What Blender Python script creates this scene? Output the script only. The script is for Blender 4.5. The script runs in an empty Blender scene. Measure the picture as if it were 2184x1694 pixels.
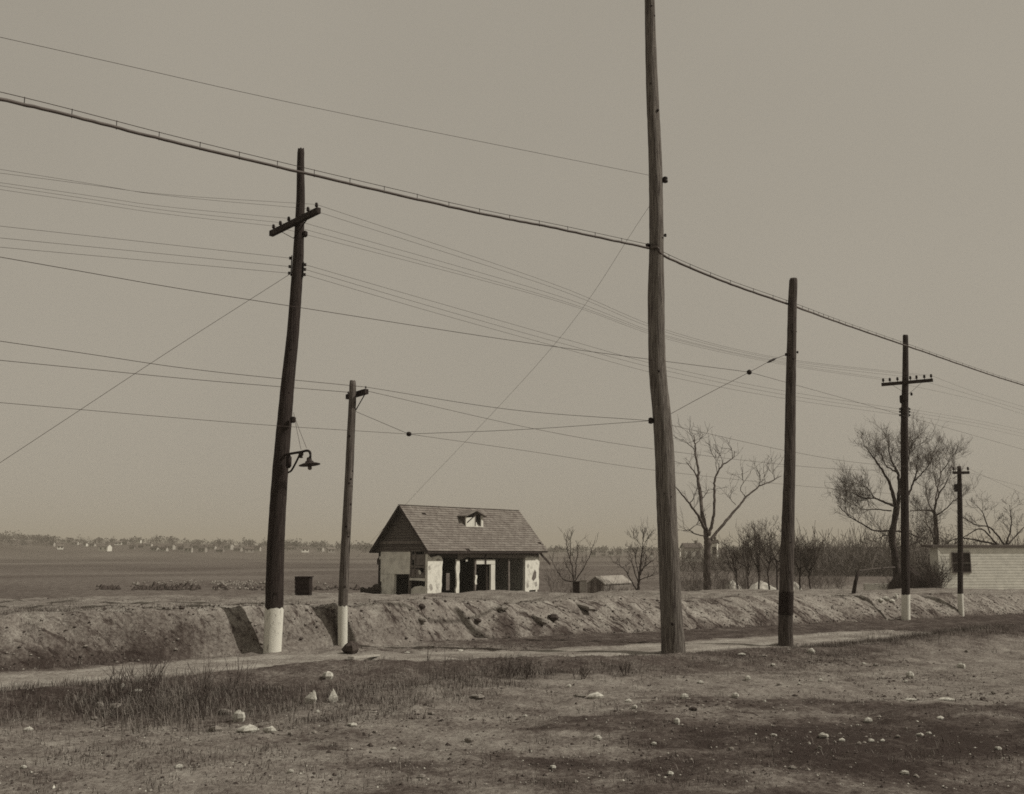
import bpy, math, random
import numpy as np
from mathutils import Vector, Matrix

# ------------------------------------------------------------------ camera, world, sun, exposure
scene = bpy.context.scene
COL = scene.collection
F, CX, CY, EYE = 2100.0, 1092.0, 847.0, 2.0           # focal length / centre in picture units, eye height (m)
TH = math.atan(333.0 / F)                              # camera pitched up about nine degrees
cam_d = bpy.data.cameras.new('camera')
cam_d.sensor_fit = 'HORIZONTAL'; cam_d.sensor_width = 36.0
cam_d.lens = 36.0 * F / 2184.0
cam_d.clip_start = 0.1; cam_d.clip_end = 20000
cam = bpy.data.objects.new('camera', cam_d); COL.objects.link(cam)
cam.location = (0, 0, EYE); cam.rotation_euler = (math.pi / 2 + TH, 0, 0)
scene.camera = cam

SUN_DIR = Vector((0.995, -0.10, 0)).normalized()        # horizontal direction towards the sun
SUN_EL = math.radians(44)
to_sun = Vector((SUN_DIR.x * math.cos(SUN_EL), SUN_DIR.y * math.cos(SUN_EL), math.sin(SUN_EL)))
world = bpy.data.worlds.new('World'); scene.world = world; world.use_nodes = True
wn, wl = world.node_tree.nodes, world.node_tree.links
wn.clear()
w_out = wn.new('ShaderNodeOutputWorld'); w_bg = wn.new('ShaderNodeBackground')
sky = wn.new('ShaderNodeTexSky'); sky.sky_type = 'NISHITA'; sky.sun_disc = False
sky.sun_elevation = SUN_EL
sky.sun_rotation = math.atan2(SUN_DIR.x, SUN_DIR.y)
sky.air_density = 1.0; sky.dust_density = 2.0; sky.ozone_density = 1.0
bw = wn.new('ShaderNodeRGBToBW')                       # the old plate sees no colour: a toned grey sky
comp = wn.new('ShaderNodeMath'); comp.operation = 'POWER'; comp.inputs[1].default_value = 0.10
gain = wn.new('ShaderNodeMath'); gain.operation = 'MULTIPLY'; gain.inputs[1].default_value = 3.25
tint = wn.new('ShaderNodeVectorMath'); tint.operation = 'SCALE'
tint.inputs[0].default_value = (1.0, 0.912, 0.76)
wl.new(sky.outputs[0], bw.inputs[0]); wl.new(bw.outputs[0], comp.inputs[0])
wtc = wn.new('ShaderNodeTexCoord'); wnz = wn.new('ShaderNodeTexNoise'); wnz.inputs['Scale'].default_value = 2.2; wnz.inputs['Detail'].default_value = 6
wmr = wn.new('ShaderNodeMapRange'); wmr.inputs['To Min'].default_value = .90; wmr.inputs['To Max'].default_value = 1.10   # faint uneven veil
wmul = wn.new('ShaderNodeMath'); wmul.operation = 'MULTIPLY'
wl.new(wtc.outputs['Generated'], wnz.inputs[0]); wl.new(wnz.outputs[0], wmr.inputs['Value'])
wl.new(comp.outputs[0], gain.inputs[0]); wl.new(gain.outputs[0], wmul.inputs[0]); wl.new(wmr.outputs[0], wmul.inputs[1]); wl.new(wmul.outputs[0], tint.inputs['Scale'])
wl.new(tint.outputs[0], w_bg.inputs['Color']); w_bg.inputs['Strength'].default_value = 0.1
wl.new(w_bg.outputs[0], w_out.inputs['Surface'])

sun_d = bpy.data.lights.new('sun', 'SUN'); sun_d.energy = 3.2; sun_d.angle = math.radians(0.55)
sun_d.color = (1.0, 0.94, 0.83)
sun = bpy.data.objects.new('sun', sun_d); COL.objects.link(sun)
sun.rotation_euler = (-to_sun).to_track_quat('-Z', 'Y').to_euler()

vs = scene.view_settings
scene.display_settings.display_device = 'sRGB'
vs.view_transform = 'Standard'; vs.look = 'None'; vs.gamma = 1.0; vs.exposure = 0.0; vs.use_curve_mapping = False
scene.cycles.pixel_filter_type = 'BLACKMAN_HARRIS'
scene.cycles.filter_width = 1.7
scene.cycles.use_denoising = False                      # keep the grain
scene.cycles.max_bounces = 6; scene.cycles.diffuse_bounces = 3; scene.cycles.volume_bounces = 0
scene.cycles.transparent_max_bounces = 8

# ------------------------------------------------------------------ picture <-> world helpers
cth, sth = math.cos(TH), math.sin(TH)
def ray(px, py):
    u = (px - CX) / F; v = (CY - py) / F
    return Vector((u, cth - v * sth, sth + v * cth))
def at(px, py, Y):
    r = ray(px, py); k = Y / r.y
    return Vector((r.x * k, Y, EYE + r.z * k))
def scale_at(Y):                                       # metres per picture unit at depth Y
    return Y / F

# ------------------------------------------------------------------ noise
def _hash(ix, iy, seed):
    h = (ix.astype(np.int64) * 374761393 + iy.astype(np.int64) * 668265263 + seed * 974634711) & 0x7fffffff
    h = ((h ^ (h >> 13)) * 1274126177) & 0x7fffffff
    return ((h ^ (h >> 16)) & 0xffff) / 65535.0
def vnoise(x, y, seed=0):
    x = np.asarray(x, float); y = np.asarray(y, float)
    ix = np.floor(x); iy = np.floor(y); fx = x - ix; fy = y - iy
    fx = fx * fx * (3 - 2 * fx); fy = fy * fy * (3 - 2 * fy)
    a = _hash(ix, iy, seed); b = _hash(ix + 1, iy, seed); c = _hash(ix, iy + 1, seed); d = _hash(ix + 1, iy + 1, seed)
    return (a * (1 - fx) + b * fx) * (1 - fy) + (c * (1 - fx) + d * fx) * fy
def fbm(x, y, seed=0, octv=4):
    v = 0; a = 0.5; tot = 0
    for o in range(octv):
        v = v + a * vnoise(x, y, seed + o * 17); tot += a
        x = np.asarray(x) * 2.03 + 11.3; y = np.asarray(y) * 2.03 + 5.7; a *= 0.5
    return v / tot
def sst(a, b, x):
    t = np.clip((np.asarray(x, float) - a) / (b - a), 0, 1); return t * t * (3 - 2 * t)

# ------------------------------------------------------------------ road frame and terrain
DX, DY = 0.75, 0.6614                                   # along the road
NX, NY = -0.6614, 0.75                                  # across it, to the far side
_r = ray(583, 1390); _k = -EYE / _r.z
AX, AY = _r.x * _k, _r.y * _k                           # foot of the lamp pole: s = t = 0
def st(x, y):
    dx = np.asarray(x, float) - AX; dy = np.asarray(y, float) - AY
    return dx * DX + dy * DY, dx * NX + dy * NY
def xy(s, t):
    return AX + s * DX + t * NX, AY + s * DY + t * NY
def road_far(s):  return -0.35 - 2.4 * sst(-1.0, 5.0, s)
def road_near(s): return -2.7 - 2.7 * sst(-3.0, 6.0, s)
def road_edges(s):
    def q(a, b): 
        k = min(1, max(0, (s - a) / (b - a))); return k * k * (3 - 2 * k)
    return -2.7 - 2.7 * q(-3.0, 6.0), -0.35 - 2.4 * q(-1.0, 5.0)
def stf(x, y):
    dx, dy = x - AX, y - AY; return dx * DX + dy * DY, dx * NX + dy * NY
def road_z(s):
    s = np.asarray(s, float)
    return -0.02 * np.clip(s - 2, 0, 60)
GUL = [xy(1.0, 3.4), xy(1.05, 1.6), xy(1.15, .9), xy(1.5, .15), xy(1.75, -.45), xy(2.0, -1.0), xy(1.9, -2.2), xy(2.2, -3.6), xy(2.9, -4.9)]
def gully(x, y):
    x = np.asarray(x, float); y = np.asarray(y, float); out = np.zeros(np.broadcast(x, y).shape)
    near = (x > -9) & (x < 4) & (y > 12) & (y < 30)
    if not near.any(): return out
    X, Y = x[near], y[near]
    X = X + .12 * (fbm(X * 1.5, Y * 1.5, 233, 2) - .5); Y = Y + .12 * (fbm(X * 1.5, Y * 1.5, 237, 2) - .5)
    m = np.full(X.shape, 9.0)
    for (ax, ay), (bx, by) in zip(GUL[:-1], GUL[1:]):
        dx, dy = bx - ax, by - ay; k = np.clip(((X - ax) * dx + (Y - ay) * dy) / (dx * dx + dy * dy), 0, 1)
        m = np.minimum(m, np.hypot(X - ax - k * dx, Y - ay - k * dy))
    out[near] = np.exp(-(m / .075) ** 2)
    return out
FEET = []
for _px, _py, _z, _a in ((581, 1390, 0, .09), (731, 1380, -.02, .10), (1437, 1392, -.1, .07), (1676, 1377, -.2, .08), (1932, 1322, -.5, .16)):
    _r = ray(_px, _py); _k = (_z - EYE) / _r.z; FEET.append((_r.x * _k, _r.y * _k, _a))
def H(x, y, fine=True):
    x = np.asarray(x, float); y = np.asarray(y, float)
    s, t = st(x, y)
    zr = road_z(s)
    near = np.exp(-(np.maximum(0, np.abs(t + 4) - 25) / 30) ** 2) * np.exp(-(np.maximum(0, np.abs(s - 15) - 45) / 40) ** 2)
    onroad = sst(0, .5, t - road_near(s)) * sst(0, .5, road_far(s) - t) * (1 - .9 * sst(16, 24, s))
    # the cut bank on the far side
    jit = (fbm(s * 0.5, 3.1, 5, 3) - .5)
    hb = .86 + 0.24 * jit + .10 * (fbm(s * 2.3, 6.1, 6, 3) - .5)
    lft = sst(-4.5, -2.0, s) * (1 - sst(2.5, 5.5, s))
    f0 = 0.12 - .16 * lft + 0.35 * (1 - .6 * lft) * (fbm(s * .7, 9.0, 7, 3) - .5); f1 = .80 + .32 * sst(3, 12, s) + .35 * (1 - sst(-9, -3, s)) - .42 * lft + 0.55 * (1 - .5 * lft) * (fbm(s * .8, 1.0, 9, 3) - .5)
    tt = np.clip((t - f0) / (f1 - f0), 0, 1)
    prof = .5 * (1 - (1 - tt) ** 1.5 * (1 - .25 * tt)) + .5 * tt
    bank = hb * prof
    slope = np.clip(tt * (1 - tt) * 4, 0, 1)
    if fine:
        q = s + 1.0 * t
        gul = np.abs(fbm(q * 2.6 + 2 * fbm(s * .8, t * 2, 23, 2), t * .9, 21, 3) - .5) * 2
        bank = bank + slope * near * (-.10 * (1 - gul) ** 5 * sst(.35, .7, fbm(s * .6, 2., 27, 2)) + .10 * (fbm(q * 4, t * 3.5, 31, 4) - .5) + .18 * (fbm(s * 1.3, t * 2.2, 37, 4) - .5) + .13 * (fbm(s * 4.2, t * 5, 39, 3) - .5))
    plateau_end = 7.0 + 1.2 * (fbm(s * .25, 7.7, 12, 2) - .5) * 2
    drop = sst(0, 7, t - plateau_end)
    plain = -0.78 - zr * .0
    far = bank + zr
    z = np.where(t > 0, far * (1 - drop) + plain * drop, zr)
    # near side: gentle rise and a low berm
    nearside = sst(0.0, 1.5, road_near(s) - t)
    und = (fbm(x * .22, y * .22, 41, 3) - .5) * .34
    berm = .42 * np.exp(-((t + 7.6) / 1.5) ** 2) * sst(7, 16, s) * (1 - sst(40, 60, s))
    berm2 = .16 * np.exp(-((t - road_near(s) + 1.1) / .8) ** 2) * (1 - sst(6, 12, s))
    z = z + nearside * (und + berm + berm2 + .10 * sst(-8, -14, t)) * near
    # lump of dirt round the poles' feet on the far side, ruts on the road
    if fine:
        rough = near * (1 - .82 * onroad)
        z = z + rough * ((fbm(x * 1.7, y * 1.7, 51, 3) - .5) * .075 + (fbm(x * 5, y * 5, 61, 3) - .5) * .075)
        c = .5 * (road_near(s) + road_far(s))
        for o in (-.62, .62):
            z = z - onroad * near * .03 * np.exp(-((t - c - o + .12 * (fbm(s * .4, 4., 71, 2) - .5)) / .16) ** 2)
    if fine: z = z - .05 * gully(x, y)
    if fine:
        for fx, fy, fa in FEET:
            z = z + fa * np.exp(-(((x - fx) / .38) ** 2 + ((y - fy) / .38) ** 2)) * (.6 + .8 * fbm(x * 4, y * 4, 253, 2))
    # far hills
    Yd = np.maximum(y, 1.0); uu = x / Yd
    hl = (12.5 - 24 * (uu + .42)); hl = np.clip(hl, 3.6, 14.0)
    hl = hl * (.75 + .5 * fbm(uu * 14, 3.0, 81, 3))
    hills = np.where(y > 0, hl * sst(430, 860, y), 0)
    z = z + hills + np.where((t > 20), (fbm(x * .02, y * .02, 91, 2) - .5) * .5 * sst(20, 60, t), 0)
    return z
def Hs(x, y):
    return float(H(np.array([x]), np.array([y]))[0])
_ks = np.concatenate([np.arange(3, 60, .015), np.arange(60, 1200, .5)])
def hit(px, py):
    r = ray(px, py); X = r.x * _ks; Y = r.y * _ks; Z = EYE + r.z * _ks
    b = np.nonzero(Z <= H(X, Y))[0]
    k = _ks[b[0]] if len(b) else 400.0
    return Vector((r.x * k, r.y * k, EYE + r.z * k))
def lineY(px, t, z=3.0):
    """depth at which the line of constant t crosses the picture column px"""
    u = (px - CX) / F
    bx, by = AX + t * NX, AY + t * NY
    s = (u * (by * cth + (z - EYE) * sth) - bx) / (DX - u * DY * cth)
    return by + s * DY

# ------------------------------------------------------------------ materials
def toned(v):
    """albedo -> the brown-to-cream toning of the print"""
    k = min(1.0, max(0.0, (math.log10(max(v, .008)) + 2) / 1.75))
    return (v, v * (0.64 + .34 * k), v * (0.57 + .31 * k), 1.0)
MATS = {}
def mat(name, v, v2=None, scale=3.0, stretch=(1, 1, 1), bump=0.0, bscale=30.0, rough=.9, v3=None, coord='Object', detail=4.0, lo=.35, hi=.65):
    if name in MATS: return MATS[name]
    m = bpy.data.materials.new(name); m.use_nodes = True
    n, l = m.node_tree.nodes, m.node_tree.links
    b = n['Principled BSDF']; b.inputs['Roughness'].default_value = rough
    b.inputs['Specular IOR Level'].default_value = .15
    tc = n.new('ShaderNodeTexCoord'); mp = n.new('ShaderNodeMapping'); mp.inputs['Scale'].default_value = stretch
    l.new(tc.outputs[coord], mp.inputs[0])
    if v2 is None:
        b.inputs['Base Color'].default_value = toned(v)
    else:
        nz = n.new('ShaderNodeTexNoise'); nz.inputs['Scale'].default_value = scale; nz.inputs['Detail'].default_value = detail
        nz.inputs['Roughness'].default_value = .6
        cr = n.new('ShaderNodeValToRGB')
        cr.color_ramp.elements[0].position = lo; cr.color_ramp.elements[1].position = hi
        cr.color_ramp.elements[0].color = toned(v); cr.color_ramp.elements[1].color = toned(v2)
        if v3 is not None:
            e = cr.color_ramp.elements.new(.5 * (lo + hi)); e.color = toned(v3)
        l.new(mp.outputs[0], nz.inputs[0]); l.new(nz.outputs[0], cr.inputs[0]); l.new(cr.outputs[0], b.inputs['Base Color'])
    if bump:
        bz = n.new('ShaderNodeTexNoise'); bz.inputs['Scale'].default_value = bscale; bz.inputs['Detail'].default_value = 5
        bp = n.new('ShaderNodeBump'); bp.inputs['Strength'].default_value = bump; bp.inputs['Distance'].default_value = .03
        l.new(mp.outputs[0], bz.inputs[0]); l.new(bz.outputs[0], bp.inputs['Height']); l.new(bp.outputs[0], b.inputs['Normal'])
    MATS[name] = m
    return m

def ground_material():
    m = bpy.data.materials.new('soil'); m.use_nodes = True
    n, l = m.node_tree.nodes, m.node_tree.links
    b = n['Principled BSDF']; b.inputs['Roughness'].default_value = .95; b.inputs['Specular IOR Level'].default_value = .05
    tc = n.new('ShaderNodeTexCoord')
    at_ = n.new('ShaderNodeAttribute'); at_.attribute_name = 'soil'
    n1 = n.new('ShaderNodeTexNoise'); n1.inputs['Scale'].default_value = 1.6; n1.inputs['Detail'].default_value = 8; n1.inputs['Roughness'].default_value = .65
    n2 = n.new('ShaderNodeTexNoise'); n2.inputs['Scale'].default_value = 14; n2.inputs['Detail'].default_value = 6; n2.inputs['Roughness'].default_value = .7
    for q in (n1, n2): l.new(tc.outputs['Object'], q.inputs[0])
    def mth(op, a, bb):
        x = n.new('ShaderNodeMath'); x.operation = op
        for i, w in enumerate((a, bb)):
            if isinstance(w, (int, float)): x.inputs[i].default_value = w
            else: l.new(w, x.inputs[i])
        return x.outputs[0]
    v = mth('ADD', at_.outputs['Fac'], mth('MULTIPLY', mth('SUBTRACT', n1.outputs[0], .5), 1.15))
    v = mth('ADD', v, mth('MULTIPLY', mth('SUBTRACT', n2.outputs[0], .5), 1.25))
    # rain-cut streaks on the bank face
    ab = n.new('ShaderNodeAttribute'); ab.attribute_name = 'bank'
    mp = n.new('ShaderNodeMapping'); mp.inputs['Scale'].default_value = (.55, 5.5, 2.0); mp.inputs['Rotation'].default_value = (0, 0, .06)
    l.new(tc.outputs['Object'], mp.inputs[0])
    n3 = n.new('ShaderNodeTexNoise'); n3.inputs['Scale'].default_value = 1.6; n3.inputs['Detail'].default_value = 5; n3.inputs['Roughness'].default_value = .62; n3.inputs['Distortion'].default_value = .4
    l.new(mp.outputs[0], n3.inputs[0])
    sk = n.new('ShaderNodeMapRange'); sk.inputs['From Min'].default_value = .53; sk.inputs['From Max'].default_value = .66
    l.new(n3.outputs[0], sk.inputs['Value'])
    v = mth('ADD', v, mth('MULTIPLY', mth('MULTIPLY', sk.outputs[0], ab.outputs['Fac']), .6))
    n4 = n.new('ShaderNodeTexNoise'); n4.inputs['Scale'].default_value = 34; n4.inputs['Detail'].default_value = 3; l.new(tc.outputs['Object'], n4.inputs[0])
    sp = n.new('ShaderNodeMapRange'); sp.inputs['From Min'].default_value = .60; sp.inputs['From Max'].default_value = .70; l.new(n4.outputs[0], sp.inputs['Value'])
    v = mth('ADD', v, mth('MULTIPLY', sp.outputs[0], .32))
    cr = n.new('ShaderNodeValToRGB'); e = cr.color_ramp.elements
    e[0].position = 0.0; e[0].color = toned(.36); e[1].position = 1.0; e[1].color = toned(.048)
    k = e.new(.35); k.color = toned(.225)
    k = e.new(.7); k.color = toned(.10)
    l.new(v, cr.inputs[0])
    # pale grit
    vo = n.new('ShaderNodeTexVoronoi'); vo.inputs['Scale'].default_value = 16; vo.inputs['Randomness'].default_value = 1
    l.new(tc.outputs['Object'], vo.inputs[0])
    grit = mth('LESS_THAN', vo.outputs['Distance'], mth('MULTIPLY', mth('SUBTRACT', n1.outputs[0], .42), .55))
    mx = n.new('ShaderNodeMix'); mx.data_type = 'RGBA'
    l.new(mth('MULTIPLY', grit, .45), mx.inputs['Factor']); l.new(cr.outputs[0], mx.inputs['A']); mx.inputs['B'].default_value = toned(.27)
    l.new(mx.outputs['Result'], b.inputs['Base Color'])
    bp = n.new('ShaderNodeBump'); bp.inputs['Strength'].default_value = .8; bp.inputs['Distance'].default_value = .05
    l.new(mth('SUBTRACT', mth('ADD', n2.outputs[0], mth('MULTIPLY', grit, .12)), mth('MULTIPLY', mth('MULTIPLY', sk.outputs[0], ab.outputs['Fac']), .5)), bp.inputs['Height']); l.new(bp.outputs[0], b.inputs['Normal'])
    return m

# ------------------------------------------------------------------ object helpers
class MB:
    def __init__(self): self.v = []; self.f = []
    def add(self, vs_, fs_):
        o = len(self.v); self.v += [tuple(p) for p in vs_]; self.f += [tuple(i + o for i in q) for q in fs_]
    def box(self, lo, hi, M=None):
        (x0, y0, z0), (x1, y1, z1) = lo, hi
        p = [Vector(c) for c in ((x0,y0,z0),(x1,y0,z0),(x1,y1,z0),(x0,y1,z0),(x0,y0,z1),(x1,y0,z1),(x1,y1,z1),(x0,y1,z1))]
        if M is not None: p = [M @ c for c in p]
        self.add(p, ((0,3,2,1),(4,5,6,7),(0,1,5,4),(1,2,6,5),(2,3,7,6),(3,0,4,7)))
    def tube(self, pts, rad, n=8, caps=True):
        pts = [Vector(p) for p in pts]
        if not hasattr(rad, '__len__'): rad = [rad] * len(pts)
        vs_ = []; fs_ = []
        up = Vector((0, 0, 1))
        d0 = (pts[-1] - pts[0])
        ref = Vector((1, 0, 0)) if abs(d0.normalized().z) > .8 else up
        for i, p in enumerate(pts):
            d = pts[min(i + 1, len(pts) - 1)] - pts[max(i - 1, 0)]
            if d.length < 1e-9: d = d0
            d.normalize()
            a = d.cross(ref)
            if a.length < 1e-4: a = d.cross(Vector((0, 1, 0)))
            a.normalize(); b = d.cross(a)
            for k in range(n):
                w = 2 * math.pi * k / n
                vs_.append(p + (a * math.cos(w) + b * math.sin(w)) * rad[i])
        for i in range(len(pts) - 1):
            for k in range(n):
                k2 = (k + 1) % n
                fs_.append((i * n + k, i * n + k2, (i + 1) * n + k2, (i + 1) * n + k))
        if caps:
            fs_.append(tuple(range(n - 1, -1, -1))); fs_.append(tuple((len(pts) - 1) * n + k for k in range(n)))
        self.add(vs_, fs_)
    def bar(self, a, b, w, h):
        a, b = Vector(a), Vector(b); d = (b - a); L = d.length; d.normalize()
        side = d.cross(Vector((0, 0, 1)))
        if side.length < 1e-3: side = Vector((1, 0, 0))
        side.normalize(); upv = side.cross(d)
        M = Matrix((( d.x, side.x, upv.x, a.x), (d.y, side.y, upv.y, a.y), (d.z, side.z, upv.z, a.z), (0, 0, 0, 1)))
        self.box((0, -w / 2, -h / 2), (L, w / 2, h / 2), M)
    def prism(self, poly, t0, t1, fn):
        """poly: 2-D outline; fn(a, b, t) -> point; extruded from t0 to t1"""
        n = len(poly)
        vs_ = [fn(a, b, t0) for a, b in poly] + [fn(a, b, t1) for a, b in poly]
        fs_ = [tuple(range(n)), tuple(range(2 * n - 1, n - 1, -1))]
        fs_ += [(i, n + i, n + (i + 1) % n, (i + 1) % n) for i in range(n)]
        self.add(vs_, fs_)
    def lathe(self, prof, c, n=10, axis=None):
        c = Vector(c); Q = Vector((0, 0, 1)).rotation_difference(Vector(axis).normalized()) if axis is not None else None
        vs_ = []; fs_ = []
        for r, z in prof:
            for k in range(n):
                w = 2 * math.pi * k / n; p = Vector((r * math.cos(w), r * math.sin(w), z))
                if Q is not None: p = Q @ p
                vs_.append(c + p)
        for i in range(len(prof) - 1):
            for k in range(n):
                k2 = (k + 1) % n; fs_.append((i * n + k, i * n + k2, (i + 1) * n + k2, (i + 1) * n + k))
        fs_.append(tuple(range(n - 1, -1, -1))); fs_.append(tuple((len(prof) - 1) * n + k for k in range(n)))
        self.add(vs_, fs_)
    def mesh(self, name, m, smooth=False):
        me = bpy.data.meshes.new(name); me.from_pydata(self.v, [], self.f)
        if smooth: me.polygons.foreach_set('use_smooth', [True] * len(me.polygons))
        me.materials.append(m); me.update(); return me
    def build(self, name, m, parent=None, smooth=False, origin=None):
        """one mesh object; geometry is in world space, the object's origin goes to `origin` (or the parent's place)"""
        base = Vector(origin) if origin is not None else (parent_world(parent) if parent else Vector((0, 0, 0)))
        if base.length > 0: self.v = [(p[0] - base.x, p[1] - base.y, p[2] - base.z) for p in self.v]
        o = bpy.data.objects.new(name, self.mesh(name, m, smooth)); COL.objects.link(o)
        if parent is not None:
            o.parent = parent; o.location = base - parent_world(parent)
        else: o.location = base
        WORLD[o.name] = base
        return o
WORLD = {}
def parent_world(p): return WORLD[p.name]
def tag(o, label, cat, group=None, kind=None):
    o['label'] = label; o['category'] = cat
    if group: o['group'] = group
    o['kind'] = kind or 'thing'
    return o
def thing(name, label, cat, loc, group=None):
    o = bpy.data.objects.new(name, None); COL.objects.link(o); o.location = loc; o.empty_display_size = .2
    WORLD[o.name] = Vector(loc)
    return tag(o, label, cat, group)
def catmull(pts, n=10):
    pts = [Vector(p) for p in pts]
    if len(pts) < 3: return [pts[0].lerp(pts[-1], i / n) for i in range(n + 1)]
    P = [2 * pts[0] - pts[1]] + pts + [2 * pts[-1] - pts[-2]]
    out = []
    for i in range(1, len(P) - 2):
        a, b, c, d = P[i - 1], P[i], P[i + 1], P[i + 2]
        for k in range(n):
            t = k / n
            out.append(.5 * ((2 * b) + (c - a) * t + (2 * a - 5 * b + 4 * c - d) * t * t + (-a + 3 * b - 3 * c + d) * t ** 3))
    out.append(pts[-1]); return out

# ------------------------------------------------------------------ ground sheet
def axis(fine, lo, hi, grow=1.13):
    a = list(fine); st_ = fine[1] - fine[0]
    x = fine[0]; q = st_; left = []
    while x > lo: q *= grow; x -= q; left.append(x)
    x = fine[-1]; q = fine[-1] - fine[-2]; right = []
    while x < hi: q *= grow; x += q; right.append(x)
    return np.array(left[::-1] + a + right)
S_AX = axis(np.arange(-14, 46, .09), -4000, 4000)
T_AX = axis(np.concatenate([np.arange(-17, -5.9, .1), np.arange(-5.9, 2.4, .065), np.arange(2.4, 16, .3)]), -300, 4500)
SS, TT = np.meshgrid(S_AX, T_AX)
GX = AX + SS * DX + TT * NX; GY = AY + SS * DY + TT * NY
GZ = H(GX, GY)
import bisect
_SL, _TL, _GL = S_AX.tolist(), T_AX.tolist(), GZ.tolist()
def Hs(x, y):                                           # height of the built sheet: bilinear look-up
    dx, dy = x - AX, y - AY; s = dx * DX + dy * DY; t = dx * NX + dy * NY
    i = min(max(bisect.bisect_right(_SL, s) - 1, 0), len(_SL) - 2); j = min(max(bisect.bisect_right(_TL, t) - 1, 0), len(_TL) - 2)
    a = (s - _SL[i]) / (_SL[i + 1] - _SL[i]); b = (t - _TL[j]) / (_TL[j + 1] - _TL[j])
    r0, r1 = _GL[j], _GL[j + 1]
    return (r0[i] * (1 - a) + r0[i + 1] * a) * (1 - b) + (r1[i] * (1 - a) + r1[i + 1] * a) * b

def px_of(x, y, z):
    dep = y * cth + (z - EYE) * sth
    return CX + F * x / dep, CY - F * (-y * sth + (z - EYE) * cth) / dep
def blob(x, y, c, rx, ry, warp=.5):
    w = (fbm(x * .9, y * 1.6, 131, 5) - .5) * 2 * warp
    d = np.sqrt(((x - c[0]) / rx) ** 2 + ((y - c[1]) / ry) ** 2) + w
    return 1 - sst(.4, 1.25, d)
def soil_mask(x, y, s, t):
    base = np.full_like(x, .41)
    onbank = sst(.0, .35, t)
    base = base * (1 - onbank) + .32 * onbank
    base = np.where(t > 1.5, base + .06 * sst(1.5, 7, t), base)
    # rain-washed streaks on the bank
    q = s + 1.0 * t
    streak = fbm(q * 2.4, t * .9, 141, 4)
    sl = sst(0, .3, t) * (1 - sst(1.3, 1.8, t))
    base = base + sl * (.34 * sst(.52, .72, streak) * sst(.3, .7, fbm(s * .5, t, 143, 2)) - .05)
    # dark weedy verge under the bank, right of the two left-hand poles
    edge = .7 * (fbm(s * 1.8, t * 1.8, 151, 5) - .5)
    band = sst(-2.95, -2.72, t) * (1 - sst(-.05, .42, t + 1.6 * edge)) * sst(2.2, 6.5, s + 2 * edge) * (1 - sst(24, 30, s))
    base = base * (1 - band) + .80 * band
    lf = np.exp(-((t - .05) / .38) ** 2) * (1 - sst(-3.2, -.6, s))
    base = base + .5 * lf
    # grassy strip on the near side of the road
    g = sst(.05, .8, road_near(s) - t) * (1 - sst(2.0, 4.2, road_near(s) - t + 2 * edge)) * (1 - sst(9, 15, s))
    base = base + g * .30
    ctr = hit(1850, 1555); b1 = blob(x, y, ctr, 4.6, 2.3, 1.1); base = base + .38 * b1  # wide darker patches over the lower right ground
    ctr = hit(2000, 1640); b1 = blob(x, y, ctr, 5.0, 1.8, 1.0); base = base + .26 * b1
    ctr = hit(330, 1500); b1 = blob(x, y, ctr, 3.2, 1.5, .5); base = base + .28 * b1
    rg = sst(11, 16, s) * sst(-9.2, -8.0, t) * (1 - sst(-.2, .35, t)); base = base + .46 * rg * (1 - band)
    base = base + .5 * gully(x, y)
    # fields on the plain
    f = sst(16, 40, t)
    stripes = fbm(t * .03 + 3, s * .004, 161, 3)
    base = base * (1 - f) + (.64 + .5 * (stripes - .5) + .3 * (fbm(s * .05, t * .05, 163, 3) - .5)) * f
    return np.clip(base, 0, 1)
SOIL = soil_mask(GX, GY, SS, TT)

def grid_mesh(name, X, Y, Z, m, soil=None, bank=None):
    nt, ns = X.shape
    co = np.stack([X, Y, Z], -1).reshape(-1, 3).astype(np.float32)
    i = np.arange(nt * ns).reshape(nt, ns)
    q = np.stack([i[:-1, :-1], i[:-1, 1:], i[1:, 1:], i[1:, :-1]], -1).reshape(-1, 4)
    me = bpy.data.meshes.new(name)
    me.vertices.add(len(co)); me.vertices.foreach_set('co', co.ravel())
    me.loops.add(q.size); me.loops.foreach_set('vertex_index', q.ravel().astype(np.int32))
    me.polygons.add(len(q)); me.polygons.foreach_set('loop_start', np.arange(0, q.size, 4, dtype=np.int32))
    me.polygons.foreach_set('loop_total', np.full(len(q), 4, np.int32))
    me.polygons.foreach_set('use_smooth', np.ones(len(q), bool))
    if soil is not None:
        a = me.attributes.new('soil', 'FLOAT', 'POINT'); a.data.foreach_set('value', soil.ravel().astype(np.float32))
    if bank is not None:
        a = me.attributes.new('bank', 'FLOAT', 'POINT'); a.data.foreach_set('value', bank.ravel().astype(np.float32))
    me.materials.append(m); me.update(calc_edges=True); me.validate()
    o = bpy.data.objects.new(name, me); COL.objects.link(o); return o
SOIL_MAT = ground_material()
BANKF = sst(0, .2, TT) * (1 - sst(1.0, 1.9, TT)) * (.45 + .5 * sst(-6, 10, SS)) + .12 * sst(0, .2, TT) * (1 - sst(1, 4, TT))
g = grid_mesh('ground', GX, GY, GZ, SOIL_MAT, SOIL, BANKF); g['kind'] = 'structure'
g['label'] = 'bare earth ground with a cut bank and wide plain'

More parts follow.
